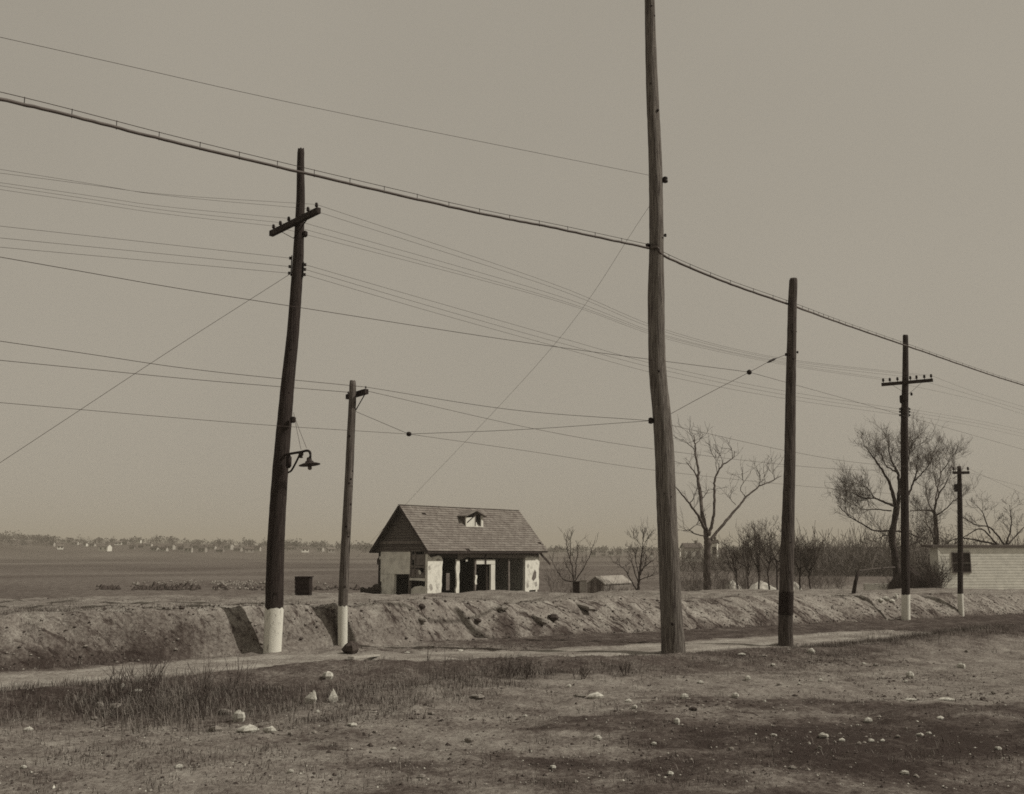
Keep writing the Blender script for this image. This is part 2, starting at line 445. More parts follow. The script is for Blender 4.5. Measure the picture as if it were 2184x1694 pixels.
# dirt road: its own sheet, edges dipping under the verge
rs = np.concatenate([np.arange(-40, -14, .5), np.arange(-14, 30, .12)]); rv = np.linspace(-1, 1, 34)
RS, RV = np.meshgrid(rs, rv)
rn, rf = road_near(RS) - .1, road_far(RS) + .1
RT = .5 * (rn + rf) + .5 * (rf - rn) * RV
RX = AX + RS * DX + RT * NX; RY = AY + RS * DY + RT * NY
RZ = H(RX, RY) + .016 - .07 * np.abs(RV) ** 6 + .022 * (fbm(RS * 1.2, RT * 1.2, 171, 3) - .5) - .08 * sst(17, 24, RS)
tr = np.minimum(np.abs(RV * 1.25 - .55), np.abs(RV * 1.25 + .55))
RSO = .30 + .16 * (fbm(RS * .5, RT * 2.5, 181, 4) - .5) - .14 * np.exp(-(tr / .18) ** 2) + .16 * np.abs(RV) ** 4 + .4 * gully(RX, RY)
r = grid_mesh('road', RX, RY, RZ, SOIL_MAT, RSO); r['kind'] = 'structure'
r['label'] = 'pale beaten dirt road with faint wheel ruts'

# ------------------------------------------------------------------ utility poles
M_POLE_DARK = mat('creosoted_pole_wood', .018, .06, 6, (8, 8, .4), .6, 40, .85)
M_POLE_GREY = mat('weathered_pole_wood', .06, .25, 6, (8, 8, .3), .7, 40, .9)
M_POLE_BROWN = mat('brown_pole_wood', .035, .14, 6, (8, 8, .3), .7, 40, .9)
M_WHITE_PAINT = mat('old_white_paint', .16, .66, 5, (2, 2, 1.0), .4, 50, .85, lo=.26, hi=.42)
M_TAR = mat('tar_band', .02, .03, 8, bump=.3)
M_IRON = mat('dark_iron', .016, .03, 9, rough=.7)
M_WIRE = mat('weathered_wire', .07)
M_GLASS_INS = mat('insulator_glass', .03, rough=.3)
M_CABLE = mat('lead_cable', .07, .11, 5, rough=.5)
rng = random.Random(7)

POLES = {}
def pole(key, label, base_px, prof, material, side_n=18, band=None, band_mat=None, seed=0, top=True):
    """prof: (px, py, width) from the top down along the pole; stands at the depth of its foot"""
    fpt = hit(*base_px); Y = fpt.y
    r_ = random.Random(seed)
    root = thing('utility_pole', label, 'utility pole', (fpt.x, fpt.y, Hs(fpt.x, fpt.y)), 'utility poles along the dirt road')
    ctr = [at(px, py, Y) for px, py, w in prof]; rad = [w * .5 * Y / F for _, _, w in prof]
    ctr.append(Vector((ctr[-1].x, ctr[-1].y, ctr[-1].z - .45))); rad.append(rad[-1] * 1.06)
    ctr = ctr[::-1]; rad = rad[::-1]
    # resample by height
    zs = np.array([c.z for c in ctr]); zz = np.arange(zs[0], zs[-1], .14).tolist() + [float(zs[-1])]
    X = np.interp(zz, zs, [c.x for c in ctr]); R = np.interp(zz, zs, rad)
    k = np.ones(5) / 5
    def smooth(a):
        p = np.pad(a, 2, mode='edge'); return np.convolve(p, k, 'valid')
    X = smooth(X); R = smooth(R)
    mb = MB(); n = side_n; vs_ = []; fs_ = []
    for i, z in enumerate(zz):
        for j in range(n):
            w = 2 * math.pi * j / n
            q = 1 + .035 * math.sin(w * 3 + i * .13 + seed) + .02 * math.sin(w * 7 + seed * 2) + r_.uniform(-.018, .018)
            if top and i == len(zz) - 1: q *= .88
            vs_.append((X[i] + R[i] * q * math.cos(w), Y + R[i] * q * math.sin(w), z + (r_.uniform(-.02, .02) if i == len(zz) - 1 else 0)))
    for i in range(len(zz) - 1):
        for j in range(n):
            j2 = (j + 1) % n; fs_.append((i * n + j, i * n + j2, (i + 1) * n + j2, (i + 1) * n + j))
    fs_.append(tuple((len(zz) - 1) * n + j for j in range(n)))
    mb.add(vs_, fs_)
    shaft = mb.build('shaft', material, root, smooth=True)
    info = dict(root=root, Y=Y, zz=np.array(zz), X=X, R=R, shaft=shaft)
    POLES[key] = info
    # knots
    for _ in range(9):
        z = r_.uniform(zz[0] + 1, zz[-1] - .3); a = r_.uniform(-2.6, -.4); i = int(np.searchsorted(info['zz'], z)) - 1
        kb = MB(); c = Vector((X[i] + R[i] * .985 * math.cos(a), Y + R[i] * .985 * math.sin(a), z)); q = r_.uniform(.018, .035)
        kb.lathe([(q * .6, -.012), (q, 0), (q * .7, .01), (.004, .013)], c, 8, (math.cos(a), math.sin(a), .1))
        kb.build('knot', M_TAR, shaft)
    if band:
        z0 = at(prof[-1][0], band[1], Y).z; z1 = at(prof[-1][0], band[0], Y).z
        if band_mat is M_WHITE_PAINT: z0 = z0 - .3 if band[1] >= base_px[1] else z0
        sel = [z0] + [z for z in zz if z0 < z < z1] + [z1]
        bb = MB(); vs_ = []; fs_ = []; idx = np.interp(sel, zz, range(len(zz)))
        for m_, (z, ii) in enumerate(zip(sel, idx)):
            for j in range(n):
                w = 2 * math.pi * j / n; i = int(round(ii))
                q = 1 + .035 * math.sin(w * 3 + i * .13 + seed) + .02 * math.sin(w * 7 + seed * 2)
                rr = float(np.interp(z, zz, R)) * q + .006
                xx = float(np.interp(z, zz, X))
                jag = (r_.uniform(-.035, .02) if m_ == len(sel) - 1 else 0)
                vs_.append((xx + rr * math.cos(w), Y + rr * math.sin(w), z + jag))
        for i in range(len(sel) - 1):
            for j in range(n):
                j2 = (j + 1) % n; fs_.append((i * n + j, i * n + j2, (i + 1) * n + j2, (i + 1) * n + j))
        bb.add(vs_, fs_); o = bb.build('painted_band', band_mat, root, smooth=True)
        o['label'] = 'white painted band at the foot of the pole' if band_mat is M_WHITE_PAINT else 'dark tarred band round the pole'
    return info
def on_pole(key, py):
    """centre of the pole and its radius at picture height py"""
    P = POLES[key]; z = at(1092, py, P['Y']).z
    return Vector((float(np.interp(z, P['zz'], P['X'])), P['Y'], z)), float(np.interp(z, P['zz'], P['R']))

pole('lamp', 'dark tapering pole with slanted crossarm, white foot and street lamp bracket', (581, 1390),
     [(642,318,15),(641,370,17),(642,420,19),(639,480,20),(636,560,24),(630,640,25),(624,720,26),(613,820,29),(605,920,32),(597,1020,34),(591,1120,35),(587,1200,36),(585,1300,37),(580,1390,35)],
     M_POLE_DARK, band=(1297, 1390), band_mat=M_WHITE_PAINT, seed=1)
pole('short', 'short thin pole with white foot beside the street lamp pole', (731, 1380),
     [(752,813,14),(752,850,16),(748,930,17),(744,1030,18),(739,1130,19),(734,1230,20),(731,1300,20),(731,1380,19)],
     mat('grey_brown_pole_wood', .06, .2, 6, (8, 8, .3), .7, 40, .9), band=(1292, 1380), band_mat=M_WHITE_PAINT, seed=2)
pole('tall', 'tallest thick crooked pole, bare grey wood, rising out of the picture', (1437, 1392),
     [(1384,-120,21),(1386,0,23),(1388,100,25),(1391,200,28),(1398,350,30),(1400,450,31),(1401,530,32),(1400,575,33),(1400,600,37),(1400,700,36),(1402,800,38),(1410,870,39),(1417,960,41),(1423,1100,42),(1430,1250,44),(1434,1340,46),(1437,1392,52)],
     M_POLE_GREY, seed=3, side_n=22)
pole('banded', 'brown pole with a dark tarred band near its foot, no crossarm', (1676, 1377),
     [(1693,595,17),(1691,625,19),(1690,660,19),(1689,720,20),(1686,850,22),(1684,1000,24),(1681,1100,26),(1678,1250,29),(1676,1320,30),(1676,1377,31)],
     M_POLE_BROWN, band=(1262, 1311), band_mat=M_TAR, seed=4)
pole('far_arm', 'distant dark pole with level crossarm and white foot before the bushy tree', (1932, 1322),
     [(1931,715,11),(1931,800,13),(1929,900,15),(1929,1050,16),(1930,1180,17),(1932,1262,17),(1932,1322,17)],
     M_POLE_DARK, band=(1268, 1322), band_mat=M_WHITE_PAINT, seed=5)
pole('far_short', 'smallest farthest pole with short crossarm in front of the white house', (2049, 1308),
     [(2046,995,8),(2047,1050,10),(2048,1150,11),(2048,1262,11),(2050,1308,11)],
     M_POLE_DARK, band=(1266, 1308), band_mat=M_WHITE_PAINT, seed=6)

def insulator(c, parent, k=1.0):
    mb = MB(); c = Vector(c)
    mb.lathe([(.012*k, -.05*k), (.012*k, .0), (.036*k, .0), (.045*k, .03*k), (.03*k, .055*k), (.04*k, .065*k), (.03*k, .1*k), (.01*k, .11*k)], c, 9)
    return mb.build('insulator', M_GLASS_INS, parent, smooth=True)
def crossarm(key, a, b, w, h, pins, k=1.0, brace=True, back=0.0):
    root = POLES[key]['root']
    mb = MB(); mb.bar(a, b, w, h); arm = mb.build('crossarm', M_IRON if False else M_POLE_DARK, root)
    tips = []
    for p in pins:
        c = Vector(a).lerp(Vector(b), p) + Vector((0, 0, h / 2 + .05 * k)); insulator(c, arm, k); tips.append(c + Vector((0, 0, .06 * k)))
    if brace:
        mid = (Vector(a) + Vector(b)) / 2
        for q in (.22, .78):
            p = Vector(a).lerp(Vector(b), q) - Vector((0, 0, h / 2)); e = mid - Vector((0, 0, .42 * k))
            m2 = MB(); m2.bar(p, e, .03 * k, .008); m2.build('brace', M_IRON, arm)
    return arm, tips

# crossarm of the lamp pole: runs across the road line, the left end farther away
c, r0 = on_pole('lamp', 478)
nrm = Vector((NX, NY, 0)); half = .96
off = Vector((DX, DY, 0)) * -(r0 + .05)
armdir = Vector((-.69, .72, 0)).normalized()
a = c + off * .9 + armdir * half + Vector((0, 0, -.02)); b = c + off * .9 - armdir * half + Vector((0, 0, .03))
arm1, TIPS1 = crossarm('lamp', b, a, .095, .12, (.05, .22, .62, .8, .95), .85)
# rack of spools below it, on both faces
def spool_rack(key, pys, sgn, k=1.0):
    root = POLES[key]['root']; out = []
    mb = MB(); c0, r = on_pole(key, pys[0]); c1, _ = on_pole(key, pys[-1])
    o = Vector((sgn * (r + .02 * k), -.04, 0))
    mb.bar(c0 + o + Vector((0, 0, .08 * k)), c1 + o - Vector((0, 0, .08 * k)), .05 * k, .02 * k); rack = mb.build('wire_rack', M_IRON, root)
    for py in pys:
        cc, r = on_pole(key, py); p = cc + Vector((sgn * (r + .065 * k), -.04, 0))
        s_ = MB(); s_.lathe([(.03*k, -.04*k), (.042*k, -.025*k), (.025*k, 0), (.042*k, .025*k), (.03*k, .04*k)], p, 9); s_.build('spool', M_GLASS_INS, rack, smooth=True)
        out.append(p)
    return out
R1L = spool_rack('lamp', (552, 570, 584), -1, .75); R1R = spool_rack('lamp', (566, 576, 587), 1, .75)
cc, r = on_pole('lamp', 500); m2 = MB(); m2.lathe([(.03, -.07), (.055, -.04), (.055, .04), (.02, .07)], cc + Vector((r + .03, -.03, 0)), 9); m2.build('bracket', M_IRON, POLES['lamp']['root'])

# short pole: a small arm seen nearly end-on
c, r = on_pole('short', 838)
YP = POLES['short']['Y']
a = at(741, 847, YP + .42); b = at(782, 835, YP - .12)
arm2, TIPS2 = crossarm('short', a, b, .10, .11, (.04, .95), .45, False)
m2 = MB(); m2.bar(b - Vector((.03, 0, .05)), on_pole('short', 876)[0] + Vector((r, 0, 0)), .025, .01); m2.build('brace', M_IRON, arm2)

# far pole with crossarm
c, r = on_pole('far_arm', 818)
dd = Vector((-.93, .37, 0))
a = c + dd * .93 + Vector((0, -r - .05, -.02)); b = c - dd * .93 + Vector((0, -r - .05, .04))
arm5, TIPS5 = crossarm('far_arm', b, a, .11, .12, (.03, .16, .31, .43, .68, .83, .96), 1.15)
R5 = spool_rack('far_arm', (873, 879, 886), -1, 1.0)
R5R = spool_rack('far_arm', (873, 879, 886), 1, .8)
m2 = MB(); cc, r = on_pole('far_arm', 842); m2.lathe([(.03, -.06), (.05, 0), (.03, .06)], cc + Vector((r + .12, -.02, .02)), 8); m2.build('bracket', M_IRON, POLES['far_arm']['root'])
cc, r = on_pole('far_arm', 852); m2 = MB(); m2.lathe([(.03, -.16), (.06, -.1), (.06, .1), (.03, .16)], cc + Vector((-r - .03, -.02, 0)), 8); m2.build('fuse_box', M_IRON, POLES['far_arm']['root'])
# farthest pole
c, r = on_pole('far_short', 1009)
a = c + Vector((-.34, -.14, 0)); b = c + Vector((.34, -.16, 0))
arm6, TIPS6 = crossarm('far_short', a, b, .09, .11, (.06, .94), 1.2, False)
m2 = MB(); cc, r = on_pole('far_short', 1041); m2.box((cc.x - r - .11, cc.y - .14, cc.z - .16), (cc.x - r + .02, cc.y + .08, cc.z + .16)); m2.build('fuse_box', M_IRON, POLES['far_short']['root'])

# hardware on the tall pole and the banded pole
def knob(key, py, sgn, k=1.0, name='insulator'):
    cc, r = on_pole(key, py); p = cc + Vector((sgn * (r + .045 * k), -.03, 0)); mb = MB()
    mb.lathe([(.02*k, -.06*k), (.05*k, -.045*k), (.05*k, -.01*k), (.03*k, .0), (.05*k, .015*k), (.045*k, .05*k), (.015*k, .065*k)], p, 10)
    mb.tube([cc + Vector((sgn * r * .8, -.02, 0)), p], .014 * k, 6)
    mb.build(name, M_IRON, POLES[key]['root'], smooth=True); return p
K_T1 = knob('tall', 385, 1, 1.2); K_TC = knob('tall', 526, -1, 1.0, 'cable_clamp'); knob('tall', 503, 1, .6, 'bolt'); K_T2 = knob('tall', 898, -1, 1.1)
K_P4 = knob('banded', 757, -1, .6, 'eye_bolt'); knob('banded', 752, 1, .5, 'bolt')
cc, r = on_pole('tall', 240); m2 = MB(); m2.lathe([(.03, -.01), (.03, .02), (.01, .03)], cc + Vector((.09, -r * .8, 0)), 8, (.5, -1, 0)); m2.build('bolt', M_IRON, POLES['tall']['root'])

# ------------------------------------------------------------------ street lamp on the dark pole
def lp(px, py): return at(px, py, POLES['lamp']['Y'] - .12 - (px - 607) / 53 * .62)
M_LAMP = mat('lamp_enamel', .03, .05, 8, rough=.6)
lroot = thing('street_lamp', 'street lamp with flat round shade on iron bracket of the dark pole', 'street lamp', lp(607, 970))
mb = MB(); mb.tube(catmull([lp(604,971), lp(625,967), lp(642,964.2), lp(654,961.5), lp(660,963.5), lp(662,970), lp(661,980)], 6), .026, 8); mb.build('arm', M_IRON, lroot, smooth=True)
mb = MB(); mb.tube(catmull([lp(615,1008), lp(622,1003), lp(632,985), lp(640,968)], 5), .02, 8); mb.build('brace', M_IRON, lroot, smooth=True)
mb = MB(); mb.lathe([(.02, -.06), (.045, -.05), (.03, -.02), (.05, 0), (.05, .05), (.03, .07)], lp(642, 971), 9); mb.build('insulator', M_GLASS_INS, lroot, smooth=True)
mb = MB(); mb.lathe([(.03, -.22), (.06, -.18), (.06, .0), (.03, .05)], lp(616, 976), 9); mb.build('fuse_box', M_IRON, lroot, smooth=True)
c = lp(660, 988); axis_ = Vector((-.12, .05, 1)).normalized()
mb = MB(); mb.lathe([(.03, .12), (.05, .10), (.055, .05), (.085, .035), (.09, .0), (.05, -.01)], c, 14, axis_); mb.build('socket', M_LAMP, lroot, smooth=True)
mb = MB(); mb.lathe([(.05, .022), (.15, .004), (.215, -.02), (.215, -.028), (.15, -.006), (.05, .01)], c - axis_ * .01, 24, axis_); mb.build('shade', M_LAMP, lroot, smooth=True)
mb = MB(); mb.lathe([(.02, -.02), (.03, -.05), (.045, -.09), (.04, -.12), (.015, -.14)], c, 12, axis_); mb.build('bulb', mat('bulb_glass', .12, rough=.3), lroot, smooth=True)
for p, q in (((626.3, 880), (642, 959)), ((627, 886), (654, 956))):
    mb = MB(); mb.tube([lp(*p), lp((p[0] + q[0]) / 2 - .6, (p[1] + q[1]) / 2), lp(*q)], .0045, 5); mb.build('stay_wire', M_WIRE, lroot)
mb = MB(); mb.lathe([(.03, -.06), (.06, -.04), (.06, .05), (.02, .07)], at(613 + 12, 896, POLES['lamp']['Y'] - .14), 8); mb.build('bracket', M_IRON, lroot)

# ------------------------------------------------------------------ wires
def extend(pts, left=0, right=0):
    pts = [Vector(p) for p in pts]
    if left: pts = [pts[0] + (pts[0] - pts[1]).normalized() * left] + pts
    if right: pts = pts + [pts[-1] + (pts[-1] - pts[-2]).normalized() * right]
    return pts
def wire(label, pts, r=.006, left=0, right=0, cat='wire', name='overhead_wire', seg=9, group='overhead wires'):
    pts = extend(pts, left, right)
    mb = MB(); mb.tube(catmull(pts, seg), r * .8, 5); o = mb.build(name, M_WIRE, origin=pts[0])
    return tag(o, label, cat, group)
Yl = POLES['lamp']['Y']
# five line wires left of the lamp pole's crossarm and on to the far crossarm
LY = (383, 378, 405, 412, 420)
nm = ('nearest', 'second', 'third', 'fourth', 'farthest')
for i, tip in enumerate(TIPS1):
    ydl = lineY(105, (i - 2) * .4, 8)
    wire('thin line wire left of the slanted crossarm, from its %s insulator' % nm[i], [at(105, LY[i], ydl), at(350, LY[i] + (px_of(*tip)[1] - LY[i]) * .5 + 5, lineY(350, (i - 2) * .4, 8)), tip], .0042, left=9)
    e = TIPS5[(0, 1, 3, 5, 6)[i]]
    midy = (606, 614, 628, 636, 640)[i]
    p1 = at(1180, midy, lineY(1180, (i - 2) * .3, 7)); p2 = at(1421, (704, 709, 716, 719, 723)[i], lineY(1421, (i - 2) * .3, 6.5))
    wire('thin line wire from the %s insulator of the slanted crossarm to the far crossarm' % nm[i], [tip, p1, p2, at(1672, (765, 768, 772, 775, 778)[i], lineY(1672, (i - 2) * .3, 6)), e], .0048)
    if i in (0, 2, 4):
        wire('faint wire running right from the far crossarm, from its %s end' % ('near', None, 'middle', None, 'far')[i], [e, at(2084, 838 + i * 4, 44), at(2184, 868 + i * 4, 50)], .005, right=10)
for i in range(3):
    p = R1L[i]
    wire('thin wire left of the dark pole from the %s spool of its rack' % ('top', 'middle', 'bottom')[i], [at(105, (494, 518, 537)[i], lineY(105, .1, 7)), at(360, (522, 543, 560)[i], lineY(360, .1, 7)), p], .005, left=9)
    e = R5[i]
    wire('sagging wire right of the dark pole from the %s spool of its rack' % ('top', 'middle', 'bottom')[i], [R1R[i], at(930, (645, 657, 668)[i], lineY(930, 0, 6.5)), at(1200, (722, 733, 743)[i], lineY(1200, 0, 6)), at(1421, (783, 791, 802)[i], lineY(1421, 0, 6)), at(1672, (834, 842, 850)[i], lineY(1672, 0, 5)), e], .0052)
    wire('faint wire running right off the far pole from its %s spool' % ('top', 'middle', 'bottom')[i], [R5R[i], at(2084, (897, 903, 910)[i], 44), at(2184, (918, 925, 932)[i], 50)], .0045, right=10)
# guy of the dark pole going down to the left
cc, r = on_pole('lamp', 590); g0 = cc + Vector((-r - .02, -.1, .02))
wire('slanting guy wire from the dark pole down to the left', [at(105, 918, 18.6), at(360, 750, 19.6), g0], .006, left=3.6, cat='guy wire', name='guy_wire', group='guy wires')
# feeder carried by the span wire at the banded pole
YS = 23.2
def spanpt(px, py): # depth along the span from the tall pole to the banded pole
    k = (px - 1430) / (1675 - 1430); return at(px, py, POLES['tall']['Y'] * (1 - k) + POLES['banded']['Y'] * k)
sp_k = spanpt(1598, 794)
wire('dark wire from upper left across to the clamp on the slanting span wire', [at(105, 567, lineY(105, -3, 6)), at(360, 612, lineY(360, -3, 6)), at(600, 650, lineY(600, -3, 6)), at(1150, 735, lineY(1150, -3.2, 6)), sp_k], .0075, left=8)
wire('wire running right from the clamp on the slanting span wire', [sp_k, at(1800, 850, 31), at(1925, 886, 36), at(2084, 931, 42)], .0065, right=12)
cc, r = on_pole('tall', 884)
sw = thing('span_wire', 'slanting span wire with clamps between the tallest pole and the banded pole', 'span wire', sp_k, 'span wires')
mb = MB(); mb.tube(catmull([cc + Vector((r * .9, 0, 0)), spanpt(1500, 845), sp_k, spanpt(1645, 769), K_P4], 8), .0065, 5); mb.build('cable', M_WIRE, sw)
mb = MB(); mb.lathe([(.02, -.06), (.06, -.03), (.06, .03), (.02, .06)], sp_k, 9); mb.build('clamp', M_IRON, sw, smooth=True)
mb = MB(); mb.tube([spanpt(1636, 774), spanpt(1642, 771), spanpt(1650, 767), spanpt(1656, 764)], [.008, .03, .03, .008], 7); mb.build('strain_insulator', M_IRON, sw, smooth=True)
# second span wire from the short pole to the tall pole, with hanger
cs, r = on_pole('short', 878); s0 = cs + Vector((r, -.02, 0))
def sp2(px, py):
    k = (px - 760) / (1388 - 760); return at(px, py, POLES['short']['Y'] * (1 - k) + POLES['tall']['Y'] * k)
h2 = sp2(872, 926)
sw2 = thing('span_wire', 'thin span wire with a hanging clamp between the short pole and the tallest pole', 'span wire', h2, 'span wires')
mb = MB(); mb.tube([s0.lerp(h2, k / 6) for k in range(6)] + catmull([h2, sp2(1120, 916), K_T2], 8), .005, 5); mb.build('cable', M_WIRE, sw2)
mb = MB(); mb.lathe([(.02, -.05), (.055, -.03), (.055, .03), (.02, .05)], h2, 9); mb.build('clamp', M_IRON, sw2, smooth=True)
wire('low wire from the left edge to the hanging clamp beside the short pole', [at(105, 868, lineY(105, -1.5, 4)), at(360, 890, lineY(360, -1.5, 4)), at(600, 909, lineY(600, -1.5, 4)), h2], .0055, left=8)
wire('lowest wire from the hanging clamp away to the right past the bare tree', [h2, at(1130, 963, lineY(1130, -1.2, 4)), at(1395, 1003, lineY(1395, -1, 4)), at(1660, 1032, lineY(1660, -.6, 4)), at(1900, 1053, lineY(1900, -.4, 3.5)), at(2084, 1068, 45)], .0055, right=10)
# pair of wires on the short pole
wire('upper dark wire from the left edge to the short pole', [at(105, 743, lineY(105, -.4, 5)), at(430, 790, lineY(430, -.4, 5)), TIPS2[1]], .0075, left=8)
wire('lower dark wire from the left edge to the short pole', [at(105, 779, lineY(105, .4, 5)), at(430, 811, lineY(430, .4, 5)), TIPS2[0]], .0075, left=8)
wire('wire from the short pole to the insulator on the tallest pole', [TIPS2[1], at(1090, 874, (POLES['short']['Y'] + POLES['tall']['Y']) / 2), K_T2], .0065)
wire('wire from the short pole sagging to the smallest far pole', [TIPS2[1] - Vector((.1, 0, .06)), at(1150, 917, lineY(1150, 0, 4)), at(1395, 958, lineY(1395, 0, 4)), at(1690, 993, lineY(1690, 0, 4)), at(1860, 1003, lineY(1860, 0, 4)), TIPS6[0]], .0065)
wire('wire from the insulator on the tallest pole to the smallest far pole', [K_T2, at(1690, 964, 28), at(1870, 991, 34), TIPS6[1]], .006)
for i, t_ in enumerate(TIPS6):
    wire('short faint wire leaving the smallest far pole, %s of its two' % ('left', 'right')[i], [t_, at(2120, 1022 + i * 3, 46)], .005, right=10)
# high wire and long guy of the tall pole
wire('high thin wire from the top left corner to the tallest pole', [at(105, 103, 13.6), at(700, 236, 16.6), K_T1 + Vector((-.1, -.06, .03))], .0052, left=9)
cc, r = on_pole('tall', 440); e = at(880, 1060, 33)
e2 = e + (e - cc) * .42; e2.z = Hs(e2.x, e2.y)
wire('very thin guy wire slanting from the tallest pole down behind the house', [cc + Vector((-r, 0, 0)), at(1180, 738, 25.2), e, at(760, 1190, 40)], .0045, cat='guy wire', name='guy_wire', group='guy wires')

# aerial cable hung from its messenger wire, near side of the road
P3, r3 = on_pole('tall', 533); P4, r4 = on_pole('banded', 648)
def cab(pts): return [Vector(p) for p in pts]
Yc = lambda px: 13.2 + (px - 105) / (1388 - 105) * (POLES['tall']['Y'] - .2 - 13.2)
cleft = cab([at(-330, 148, 10.6), at(-100, 190, 12.0), at(105, 236, Yc(105)), at(370, 303, Yc(370)), at(642, 368, Yc(642)), at(1000, 450, Yc(1000)), at(1200, 490, Yc(1200)), P3 + Vector((-r3, -.1, 0))])
Yr = lambda px: POLES['tall']['Y'] + (px - 1415) / (1690 - 1415) * (POLES['banded']['Y'] - POLES['tall']['Y'])
cright = cab([P3 + Vector((-r3, -.1, 0)), P3 + Vector((0, -r3 - .03, -.02)), at(1422, 549, POLES['tall']['Y']), at(1550, 603, Yr(1550)), P4 + Vector((-.05, r4 + .04, .02)), at(1800, 692, 30), at(1931, 737, 34.3), at(2084, 790, 40), at(2184, 822, 44), at(2330, 862, 51)])
ac = thing('aerial_cable', 'thick aerial cable hanging from a messenger wire by rings, crossing the sky', 'cable', P3)
cpath = catmull(cleft, 14) + catmull(cright, 14)[1:]
rr = random.Random(3)
cpath2 = [p + Vector((0, 0, rr.uniform(-.005, .005))) for p in cpath]
mb = MB(); mb.tube(cpath2, .027, 8); mb.build('cable', M_CABLE, ac, smooth=True)
gap = lambda p: .075 if p.y < 19 else (.09 if p.y < 24 else .10)
mpath = [p + Vector((0, 0, (.10 if p.y < 18 else .085))) for p in cpath]
mb = MB(); mb.tube(mpath, .006, 5); mb.build('messenger_wire', M_WIRE, ac)
acc = 0; nxt = .4
for i in range(len(cpath) - 1):
    L = (cpath[i + 1] - cpath[i]).length
    while acc + L > nxt:
        k = (nxt - acc) / L; p = cpath[i].lerp(cpath[i + 1], k); q = mpath[i].lerp(mpath[i + 1], k); nxt += .72
        mb = MB(); mb.tube([p - Vector((0, 0, .032)), q + Vector((0, 0, .012))], .006, 5); mb.build('hanger', M_IRON, ac)
    acc += L

# ------------------------------------------------------------------ the derelict roadside building
M_STUCCO = mat('white_stucco', .42, .76, 2.6, (1, 1, 1), .5, 14, .95, lo=.28, hi=.5)
M_STUCCO_G = mat('stained_stucco', .48, .78, 1.6, (1, 1, 1), .5, 14, .95, lo=.3, hi=.6)
M_WHITE_TRIM = mat('white_trim', .48, .66, 4, (1, 1, .4), .3, 20, .9, lo=.25, hi=.5)
M_SHINGLE = mat('roof_shingle', .145, .235, 2.5, (1, 1, 1), .4, 25, .95)
M_SHINGLE2 = mat('roof_shingle_pale', .18, .275, 2.5, (1, 1, 1), .4, 25, .95)
M_BOARD = mat('dark_clapboard', .07, .16, 4, (1, 1, 6), .4, 20, .9)
M_TIMBER = mat('old_dark_timber', .03, .06, 5, (1, 1, 1), .4, 20, .9)
M_INSIDE = mat('shade_dark_interior', .012, .03, 2)  # near-black base colour puts the gloom of the inside into the surfaces
M_GREYWOOD = mat('grey_bare_wood', .12, .2, 5, (1, 1, 1), .4, 20, .9)
HX, HY = Vector((.67, .742, 0)).normalized(), None
HY = Vector((-HX.y, HX.x, 0))
HO = at(912, 1260, 63.0); GZ0 = -.80
HO = Vector((HO.x, HO.y, 0))
def hp(l, w, z): return HO + HX * l + HY * w + Vector((0, 0, z))
def front_L(px, w=0.0, z=1.0):
    u = (px - CX) / F; o = HO + HY * w
    return (u * (o.y * cth + (z - EYE) * sth) - o.x) / (HX.x - u * HX.y * cth)
def gable_W(px, z=1.0):
    u = (px - CX) / F
    return (u * (HO.y * cth + (z - EYE) * sth) - HO.x) / (HY.x - u * HY.y * cth)
def front_z(px, py, w=0.0):
    p = hp(front_L(px, w), w, 0); return at(px, py, p.y).z
def gable_z(px, py):
    p = hp(0, gable_W(px), 0); return at(px, py, p.y).z
def cD(cx, cy): return 763.9 + cx * .19986, 1054.9 + cy * .19986
def FL(cx): return front_L(cD(cx, 0)[0])
def FZ(cx, cy): return front_z(*cD(cx, cy))
def GW(cx): return gable_W(cD(cx, 0)[0])
def GZz(cx, cy): return gable_z(*cD(cx, cy))
LW = FL(1935); WW = GW(218)
house = thing('derelict_building', 'ruined white stucco building with shingled gable roof and gaping front openings', 'building', hp(0, 0, GZ0))
fn_front = lambda a, b, t: hp(a, t, b)
fn_gable = lambda a, b, t: hp(t, a, b)
zt = FZ(760, 655)
ridge_w = GW(425); ridge_z = at(*cD(425, 118), hp(0, ridge_w, 0).y).z
ridge_w = WW / 2
ev = .42                                                # overhang
slope = (ridge_z - FZ(750, 600)) / (ridge_w + .38)
def roof_z(w):                                          # top surface of the roof
    return ridge_z - slope * abs(w - ridge_w)
rj = random.Random(11)
def jag(l0, z0, l1, z1, n, amp):
    return [(l0 + (l1 - l0) * i / n + (rj.uniform(-amp, amp) if 0 < i < n else 0), z0 + (z1 - z0) * i / n) for i in range(n + 1)]
